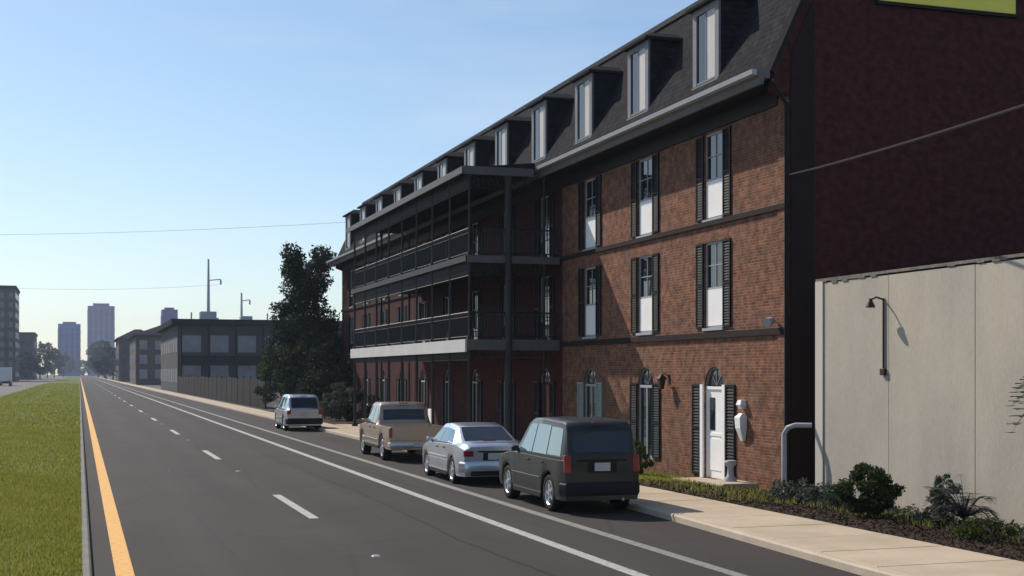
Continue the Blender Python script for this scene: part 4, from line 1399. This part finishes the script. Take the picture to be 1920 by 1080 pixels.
            mk(nm, MB().rings([ring_(bz0, 0.03), ring_(bz0 + 0.05, 0), ring_(bz1 - 0.04, 0), ring_(bz1, 0.03)]), sp.get('bumpermat', sp['paint']), s.r, 30)
        px, py, pz = sp['plate']
        mk('number_plate', MB().box(px - 0.16, px + 0.16, py - 0.012, py, pz, pz + 0.16), 'plate', s.r)

def place(car, x, y, rz):
    car.r.location = (x, y, 0.0)
    car.r.rotation_euler = (0, 0, R(rz))

# black utility vehicle
blk = Car('parked_suv', 'black boxy utility vehicle parked at the kerb behind the silver car', dict(
    L=4.55, hw=0.83, sill=0.27, wr=0.36, arch=0.42, wheels=(0.86, 3.62), paint='paint_black', brake=(0.10, 1.735), tw=0.22,
    plan=[(0, 0.90), (0.18, 0.98), (0.6, 1.0), (3.6, 1.0), (4.3, 0.95), (4.55, 0.82)],
    top=[(0, 1.06), (0.02, 1.08), (0.13, 1.72), (0.34, 1.79), (1.6, 1.82), (2.3, 1.80), (2.55, 1.74), (3.20, 1.13), (3.35, 1.09), (4.3, 0.99), (4.55, 0.80)],
    belt=[(0, 1.04), (3.2, 1.05), (4.3, 0.93), (4.55, 0.75)],
    wt=[(0, 0.76), (0.2, 0.67), (2.5, 0.60), (3.3, 0.73), (4.55, 0.66)],
    glass=[(0.24, 0.98, 0.30, 0.98, 0.10, 0.86), (1.04, 1.92, 1.04, 1.90, 0.08, 0.88), (1.98, 2.86, 1.96, 2.44, 0.08, 0.88)],
    windshield=(2.60, 3.18), rearglass=(0.12, 0.025),
    tail=(0.63, 0.765, -0.01, 0.10, 0.80, 1.14), head=(0.45, 0.68, 4.40, 4.55, 0.66, 0.80), mirror=(2.85, 1.06),
    seams=[(1.01, 0.82, 1.03), (1.95, 0.36, 1.03), (2.98, 0.45, 1.03)], handles=(1.2, 2.1), bumper=(0.36, 0.62), bumpermat='black_plastic', plate=(0.0, -0.012, 0.83)))
mk('rear_wiper', MB().tube([(0.0, 0.0, 1.10), (0.32, 0.045, 1.20)], 0.010, 5), 'black_plastic', blk.r)
mk('tailgate_trim', MB().cbox(-0.5, 0.5, -0.02, 0.005, 1.015, 1.05, 0.006), 'black_plastic', blk.r)
mk('plate_recess', MB().cbox(-0.30, 0.30, -0.008, 0.01, 0.80, 1.005, 0.004), 'black_plastic', blk.r)
place(blk, 9.52, 23.45, -1.0)

# silver hatchback saloon
sil = Car('parked_car', 'silver car with raised tail parked ahead of the black utility vehicle', dict(
    L=4.45, hw=0.88, sill=0.22, wr=0.32, arch=0.375, wheels=(0.85, 3.50), paint='paint_silver', rim='rim', spokes=7, brake=(0.42, 1.035),
    plan=[(0, 0.84), (0.2, 0.95), (0.7, 1.0), (3.5, 1.0), (4.1, 0.93), (4.45, 0.74)],
    top=[(0, 0.90), (0.03, 1.00), (0.40, 1.04), (1.20, 1.40), (1.9, 1.46), (2.45, 1.43), (3.30, 0.98), (3.45, 0.95), (4.2, 0.80), (4.45, 0.62)],
    belt=[(0, 0.86), (0.4, 0.98), (3.2, 0.93), (4.2, 0.74), (4.45, 0.58)],
    wt=[(0, 0.74), (0.4, 0.74), (1.2, 0.60), (2.4, 0.60), (3.3, 0.74), (4.45, 0.64)],
    glass=[(0.86, 1.30, 1.22, 1.38, 0.14, 0.82), (1.36, 2.02, 1.42, 2.00, 0.10, 0.84), (2.08, 2.92, 2.06, 2.46, 0.10, 0.84)],
    windshield=(2.50, 3.24), rearglass=(1.14, 0.46),
    tail=(0.52, 0.76, -0.015, 0.12, 0.70, 0.84), head=(0.46, 0.70, 4.24, 4.42, 0.56, 0.68), mirror=(2.85, 0.94),
    seams=[(1.33, 0.75, 0.93), (2.05, 0.32, 0.92), (3.02, 0.4, 0.9)], handles=(1.5, 2.2), bumper=(0.28, 0.58), plate=(0.0, -0.008, 0.62)))
mk('trunk_trim', MB().cbox(-0.42, 0.42, -0.022, 0.0, 0.80, 0.835, 0.006), 'black_plastic', sil.r)
mk('plate_recess', MB().cbox(-0.28, 0.28, -0.004, 0.01, 0.60, 0.795, 0.002), 'black_plastic', sil.r)
mk('lower_valance', MB().cbox(-0.60, 0.60, -0.075, -0.02, 0.24, 0.36, 0.01), 'black_plastic', sil.r)
place(sil, 9.5, 30.3, -1.0)

# tan pickup
tan = Car('parked_pickup', 'tan pickup truck parked ahead of the silver car beside the gallery', dict(
    L=5.35, hw=0.93, sill=0.38, wr=0.39, arch=0.46, wheels=(1.15, 4.40), paint='paint_tan', cat='pickup', brake=(2.10, 1.735), tw=0.24,
    plan=[(0, 0.94), (0.15, 0.98), (0.6, 1.0), (4.6, 1.0), (5.1, 0.95), (5.35, 0.85)],
    top=[(0, 1.10), (1.95, 1.10), (2.0, 1.12), (2.12, 1.70), (2.35, 1.78), (3.35, 1.78), (3.55, 1.74), (4.05, 1.16), (4.2, 1.12), (5.1, 1.04), (5.35, 0.84)],
    belt=[(0, 1.08), (4.1, 1.08), (5.1, 0.98), (5.35, 0.78)],
    wt=[(0, 0.82), (2.0, 0.80), (2.2, 0.72), (3.5, 0.70), (4.1, 0.80), (5.35, 0.76)], bed=(0.08, 1.93),
    glass=[(2.20, 2.72, 2.28, 2.72, 0.10, 0.86), (2.80, 3.72, 2.80, 3.42, 0.08, 0.88)],
    windshield=(3.58, 4.03), rearglass=(2.10, 2.01),
    tail=(0.80, 0.90, -0.015, 0.08, 0.74, 1.04), head=(0.55, 0.84, 5.18, 5.34, 0.72, 0.90), mirror=(3.72, 1.10),
    seams=[(2.10, 0.5, 1.05), (2.76, 0.5, 1.05), (3.86, 0.55, 1.05)], handles=(2.25, 2.95), bumper=(0.42, 0.62), bumpermat='rim', plate=(0.0, -0.085, 0.46)))
mk('tailgate', MB().cbox(-0.76, 0.76, -0.012, 0.05, 0.66, 1.07, 0.012), 'paint_tan', tan.r)
place(tan, 9.80, 39.0, -1.2)

# white utility vehicle
wht = Car('parked_suv', 'pale silver utility vehicle parked at the kerb before the tall dark tree', dict(
    L=4.5, hw=0.90, sill=0.26, wr=0.35, arch=0.41, wheels=(0.88, 3.55), paint='paint_white', brake=(0.35, 1.62),
    plan=[(0, 0.88), (0.18, 0.97), (0.6, 1.0), (3.6, 1.0), (4.2, 0.94), (4.5, 0.78)],
    top=[(0, 0.98), (0.03, 1.04), (0.38, 1.60), (0.62, 1.68), (1.7, 1.72), (2.35, 1.69), (2.55, 1.64), (3.30, 1.08), (3.45, 1.05), (4.25, 0.94), (4.5, 0.74)],
    belt=[(0, 0.96), (3.2, 1.0), (4.2, 0.88), (4.5, 0.70)],
    wt=[(0, 0.78), (0.4, 0.68), (2.5, 0.66), (3.3, 0.76), (4.5, 0.68)],
    glass=[(0.55, 1.02, 0.62, 1.02, 0.12, 0.84), (1.08, 1.94, 1.08, 1.92, 0.08, 0.86), (2.0, 2.90, 1.98, 2.46, 0.08, 0.86)],
    windshield=(2.60, 3.26), rearglass=(0.36, 0.06),
    tail=(0.64, 0.82, -0.01, 0.12, 0.78, 1.0), head=(0.5, 0.74, 4.32, 4.48, 0.62, 0.76), mirror=(2.88, 1.02),
    seams=[(1.05, 0.8, 0.98), (1.97, 0.36, 0.98), (3.0, 0.45, 0.98)], handles=(1.2, 2.12), bumper=(0.32, 0.60), bumpermat='black_plastic', plate=(0.0, -0.005, 0.72)))
place(wht, 10.0, 61.5, -0.5)

# white truck on the far carriageway
def box_truck(loc, label):
    r = root('box_truck', (0, 0, 0), label, 'truck')
    mk('cargo_box', MB().cbox(-1.25, 1.25, 0, 7.0, 1.0, 4.0, 0.05), 'truck_white', r)
    mk('cab', MB().rings([[(x, yy, 0.5) for x, yy in ((-1.15, 7.1), (1.15, 7.1), (1.15, 9.2), (-1.15, 9.2))],
                          [(x, yy, 1.7) for x, yy in ((-1.15, 7.1), (1.15, 7.1), (1.15, 9.2), (-1.15, 9.2))],
                          [(x, yy, 2.8) for x, yy in ((-1.05, 7.1), (1.05, 7.1), (1.05, 8.6), (-1.05, 8.6))]]), 'truck_white', r)
    mk('chassis', MB().box(-0.5, 0.5, 0.1, 9.0, 0.55, 0.98), 'underbody', r)
    for yy in (1.6, 8.2):
        for s in (-1, 1):
            wq = mk('wheel', MB().lathe_x([(0, 0.0), (0, 0.46), (-s * 0.03, 0.5), (-s * 0.3, 0.5), (-s * 0.3, 0.0)], s * 1.15, yy, 0.5, 18), 'tyre', r, 40)
            mk('rim', MB().lathe_x([(s * 0.012, 0.0), (s * 0.012, 0.26), (s * 0.001, 0.28)], s * 1.15, yy, 0.5, 14), 'rim', wq, 40)
    for s in (-1, 1):
        mk('tail_light', MB().box(s * 1.0 - 0.12, s * 1.0 + 0.12, -0.03, 0.0, 1.05, 1.2), 'red_lens', r)
    r.location = loc
    return r
box_truck((-15.2, 300, 0.0), 'white box truck on the road beyond the grass median')

# ------------------------------------------------------------------ far buildings
def block(name, label, x0, x1, y0, y1, h, wallm, roofm, front, side, side_x, overhang=0.4, roof_h=0.6, cat='building', group=None, winm='far_glass', hip=0.0):
    """front: (cols, [(z0,z1)], width fraction) on the -y face; side: same on the face at x = side_x (-1 left / +1 right)"""
    r = root(name, ((x0 + x1) / 2, (y0 + y1) / 2, 0), label, cat, group)
    mk('wall', MB().box(x0, x1, y0, y1, -0.1, h), wallm, r)
    o = overhang
    m = MB()
    ra = [(x0 - o, y0 - o, h + 0.004), (x1 + o, y0 - o, h + 0.004), (x1 + o, y1 + o, h + 0.004), (x0 - o, y1 + o, h + 0.004)]
    rb = [(a, b, h + 0.35) for a, b, _ in ra]
    if hip:
        k = min(x1 - x0, y1 - y0) * 0.42
        rc = [(x0 + k, y0 + k, h + hip), (x1 - k, y0 + k, h + hip), (x1 - k, y1 - k, h + hip), (x0 + k, y1 - k, h + hip)]
        m.rings([ra, rb, rc])
    else:
        m.rings([ra, [(a, b, h + roof_h) for a, b, _ in ra]])
    mk('roof', m, roofm, r)
    proto = {}
    def win(name_, axis, c, half, z0, z1, face):
        key = (axis, face, round(half, 3), round(z1 - z0, 3))
        if key not in proto:
            if axis == 'y':
                w = mk('window', MB().box(c - half, c + half, face - 0.06, face + 0.02, z0, z1), winm, r)
            else:
                q = 0.06 * (-1 if face <= x0 + 0.01 else 1)
                a, b = sorted((face + q, face - q / 3))
                w = mk('window', MB().box(a, b, c - half, c + half, z0, z1), winm, r)
            proto[key] = (w, c, z0)
        else:
            w0, c0, zz0 = proto[key]
            w = w0.copy(); fin(w, r)
            w.location = w0.location.copy()
            if axis == 'y': w.location.x += c - c0
            else: w.location.y += c - c0
            w.location.z += z0 - zz0
    if front:
        n, rows, fr = front
        bw = (x1 - x0) / n
        for z0, z1 in rows:
            for k in range(n): win('w', 'y', x0 + bw * (k + 0.5), bw * fr / 2, z0, z1, y0)
    if side:
        n, rows, fr = side
        bw = (y1 - y0) / n
        for z0, z1 in rows:
            for k in range(n): win('w', 'x', y0 + bw * (k + 0.5), bw * fr / 2, z0, z1, x0 if side_x < 0 else x1)
    return r

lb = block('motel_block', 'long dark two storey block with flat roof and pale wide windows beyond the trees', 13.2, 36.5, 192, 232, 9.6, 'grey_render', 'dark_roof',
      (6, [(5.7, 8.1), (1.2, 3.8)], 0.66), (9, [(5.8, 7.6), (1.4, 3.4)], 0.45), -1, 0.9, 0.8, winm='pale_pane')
mk('walkway', MB().box(13.4, 36.3, 190.8, 191.93, 4.35, 5.2), 'dark_roof', lb)
for k in range(7):
    xx = 13.5 + k * 3.78
    mk('walkway_post', MB().box(xx, xx + 0.25, 190.5, 190.78, 0, 9.55), 'dark_trim', lb)
block('hip_roof_block', 'brown block with hipped roof beyond the long flat roofed block', 12.3, 26, 315, 352, 11.2, 'brown_render', 'dark_roof', (4, [(1.5, 3.6), (4.9, 7), (8.2, 10.3)], 0.5), (8, [(1.5, 3.6), (4.9, 7), (8.2, 10.3)], 0.4), -1, 0.8, hip=2.8, winm='pale_pane')
block('hip_roof_block', 'grey block with dark hipped roof beside the roadside trees', 12.0, 24, 440, 480, 13.6, 'grey_render', 'dark_roof', (4, [(1.5, 3.6), (5.2, 7.3), (9, 11.2)], 0.5), (8, [(1.5, 3.6), (5.2, 7.3), (9, 11.2)], 0.4), -1, 0.8, hip=3.4)
block('office_tower', 'dark brick tower block beyond the median on the far roadside', -42, -20.4, 470, 500, 31, 'grey_render', 'dark_roof', (8, [(1.5 + 3.3 * k, 3.4 + 3.3 * k) for k in range(9)], 0.45), (10, [(1.5 + 3.3 * k, 3.4 + 3.3 * k) for k in range(9)], 0.45), 1, 0.3, 1.0)
block('low_office', 'grey mid rise block beside the dark tower block', -34, -18.5, 600, 640, 19.5, 'grey_render', 'dark_roof', (5, [(2 + 4 * k, 4.4 + 4 * k) for k in range(4)], 0.55), (8, [(2 + 4 * k, 4.4 + 4 * k) for k in range(4)], 0.5), 1, 0.4, 0.8)

for (x, y, w, h) in ((17, 200, 2.4, 1.5), (23.5, 205, 1.8, 1.1), (29, 199, 3.0, 1.7), (19.5, 218, 2.0, 1.3)):
    mk('roof_unit', MB().cbox(x, x + w, y, y + 1.8, 10.405, 10.4 + h, 0.06), 'steel', lb)
for x in (15.5, 26.5, 33.0):
    mk('vent_pipe', MB().tube([(x, 197, 10.3), (x, 197, 11.6)], 0.12, 6), 'steel', lb)
def tower(name, label, x0, x1, y0, y1, h, wallm, stripm, n, crown):
    r = root(name, ((x0 + x1) / 2, (y0 + y1) / 2, 0), label, 'tower')
    mk('shaft', MB().box(x0, x1, y0, y1, -0.1, h), wallm, r)
    mk('roof_plant', MB().box(x0 + (x1 - x0) * 0.2, x1 - (x1 - x0) * 0.2, y0 + 4, y1 - 4, h + 0.01, h + crown), stripm, r)
    bw = (x1 - x0) / n
    for k in range(n):
        mk('window_strip', MB().box(x0 + bw * (k + 0.28), x0 + bw * (k + 0.72), y0 - 0.25, y0 + 0.1, 6, h - 4), stripm, r)
    m = (y1 - y0) / 4
    for k in range(4):
        mk('window_strip', MB().box(x0 - 0.25, x0 + 0.1, y0 + m * (k + 0.28), y0 + m * (k + 0.72), 6, h - 4), stripm, r)
    for k in range(1, 6):
        mk('floor_band', MB().box(x0 - 0.3, x1 + 0.3, y0 - 0.3, y0 - 0.26, h * k / 6, h * k / 6 + 1.2), wallm, r)
    return r
tower('mauve_tower', 'tall mauve tower at the end of the road', 8.5, 36.5, 1500, 1530, 76, 'tower_purple', 'tower_dark', 5, 3)
tower('blue_tower', 'blue glass tower at the end of the road beside the mauve one', -19, 1.0, 1300, 1325, 49, 'tower_blue', 'tower_dark', 4, 2)
tower('grey_tower', 'pale grey tower behind the roof of the long flat roofed block', 52, 62, 900, 915, 45, 'tower_purple', 'tower_purple', 3, 1.5)

# roadside trees in the distance
far = [(13, 560, 13, 6, 'leaf_dark', 'dark roadside tree in front of the mauve tower'), (11.8, 640, 15, 6, 'leaf_mid', 'mid green roadside tree next to the hipped roof blocks'),
       (12.8, 740, 20, 7, 'leaf_dark', 'tall dark roadside tree under the mauve tower'), (11, 850, 22, 8, 'leaf_mid', 'far roadside tree near the vanishing end of the road'),
       (-19.5, 560, 11, 6, 'leaf_dark', 'dark tree before the grey mid rise block'), (-18.5, 690, 18, 8, 'leaf_dark', 'dark tree beside the grey mid rise block'),
       (-17.5, 800, 20, 8, 'leaf_mid', 'greenish tree left of the blue tower'), (-15.5, 900, 18, 8, 'leaf_dark', 'dark tree under the blue tower'),
       (-11.5, 1050, 18, 9, 'leaf_mid', 'far tree closing the grass median'), (3.5, 1250, 14, 9, 'leaf_dark', 'far dark tree at the very end of the road')]
for i, (x, y, h, rad, mt, lab) in enumerate(far):
    tree('roadside_tree', (x, y, 0), lab, h, rad, ball, 26, 130, 0.55, mt, 60 + i, group=None, trunk_h=h * 0.15, trunk_r=0.3)

# masts and wires
def mast(loc, h, label, arms):
    r = root('steel_mast', loc, label, 'mast')
    x, y, _ = loc
    mk('pole', MB().tube([(x, y, 0), (x, y, h * 0.6), (x, y, h)], [0.42, 0.30, 0.16], 8), 'steel', r, 60)
    for z, w in arms:
        mk('crossarm', MB().tube([(x - 0.1, y, z), (x + w, y, z + 0.25)], 0.10, 6), 'steel', r)
        mk('insulator', MB().lathe_z([(0.12, z - 0.7), (0.2, z - 0.5), (0.12, z - 0.3), (0.2, z - 0.1), (0.08, z + 0.2)], x + w, y, 8), 'steel', r, 40)
    return r
mast((22.3, 245, 0), 23.5, 'tall steel mast behind the long flat roofed block', [(19.6, 2.2)])
mast((30.2, 262, 0), 18.5, 'short steel mast behind the long flat roofed block', [(16.9, 1.6)])
cable('street_wire', (-36, 118, 14.2), (17.4, 84.5, 12.6), 0.9, 0.009, 'thin wire crossing the road to the far end of the mansard roof')
cable('street_wire', (-30, 262, 19.5), (24.5, 245, 18.9), 1.2, 0.018, 'thin wire crossing the road to the tall steel mast')

# ------------------------------------------------------------------ haze
hz = MB().box(-2450, 2450, -350, 2450, -1.3, 95)
hm = bpy.data.materials.new('haze_air')
hm.use_nodes = True
ht = hm.node_tree
ht.nodes.clear()
ho = ht.nodes.new('ShaderNodeOutputMaterial')
hv = ht.nodes.new('ShaderNodeVolumePrincipled')
hv.inputs['Color'].default_value = (0.66, 0.77, 1.0, 1)
hv.inputs['Density'].default_value = 0.0002
hv.inputs['Anisotropy'].default_value = 0.3
ht.links.new(hv.outputs[0], ho.inputs['Volume'])
M['haze'] = hm
o = mk('haze', hz, 'haze')
tag(o, 'thin pale haze in the air', 'haze', kind='stuff')
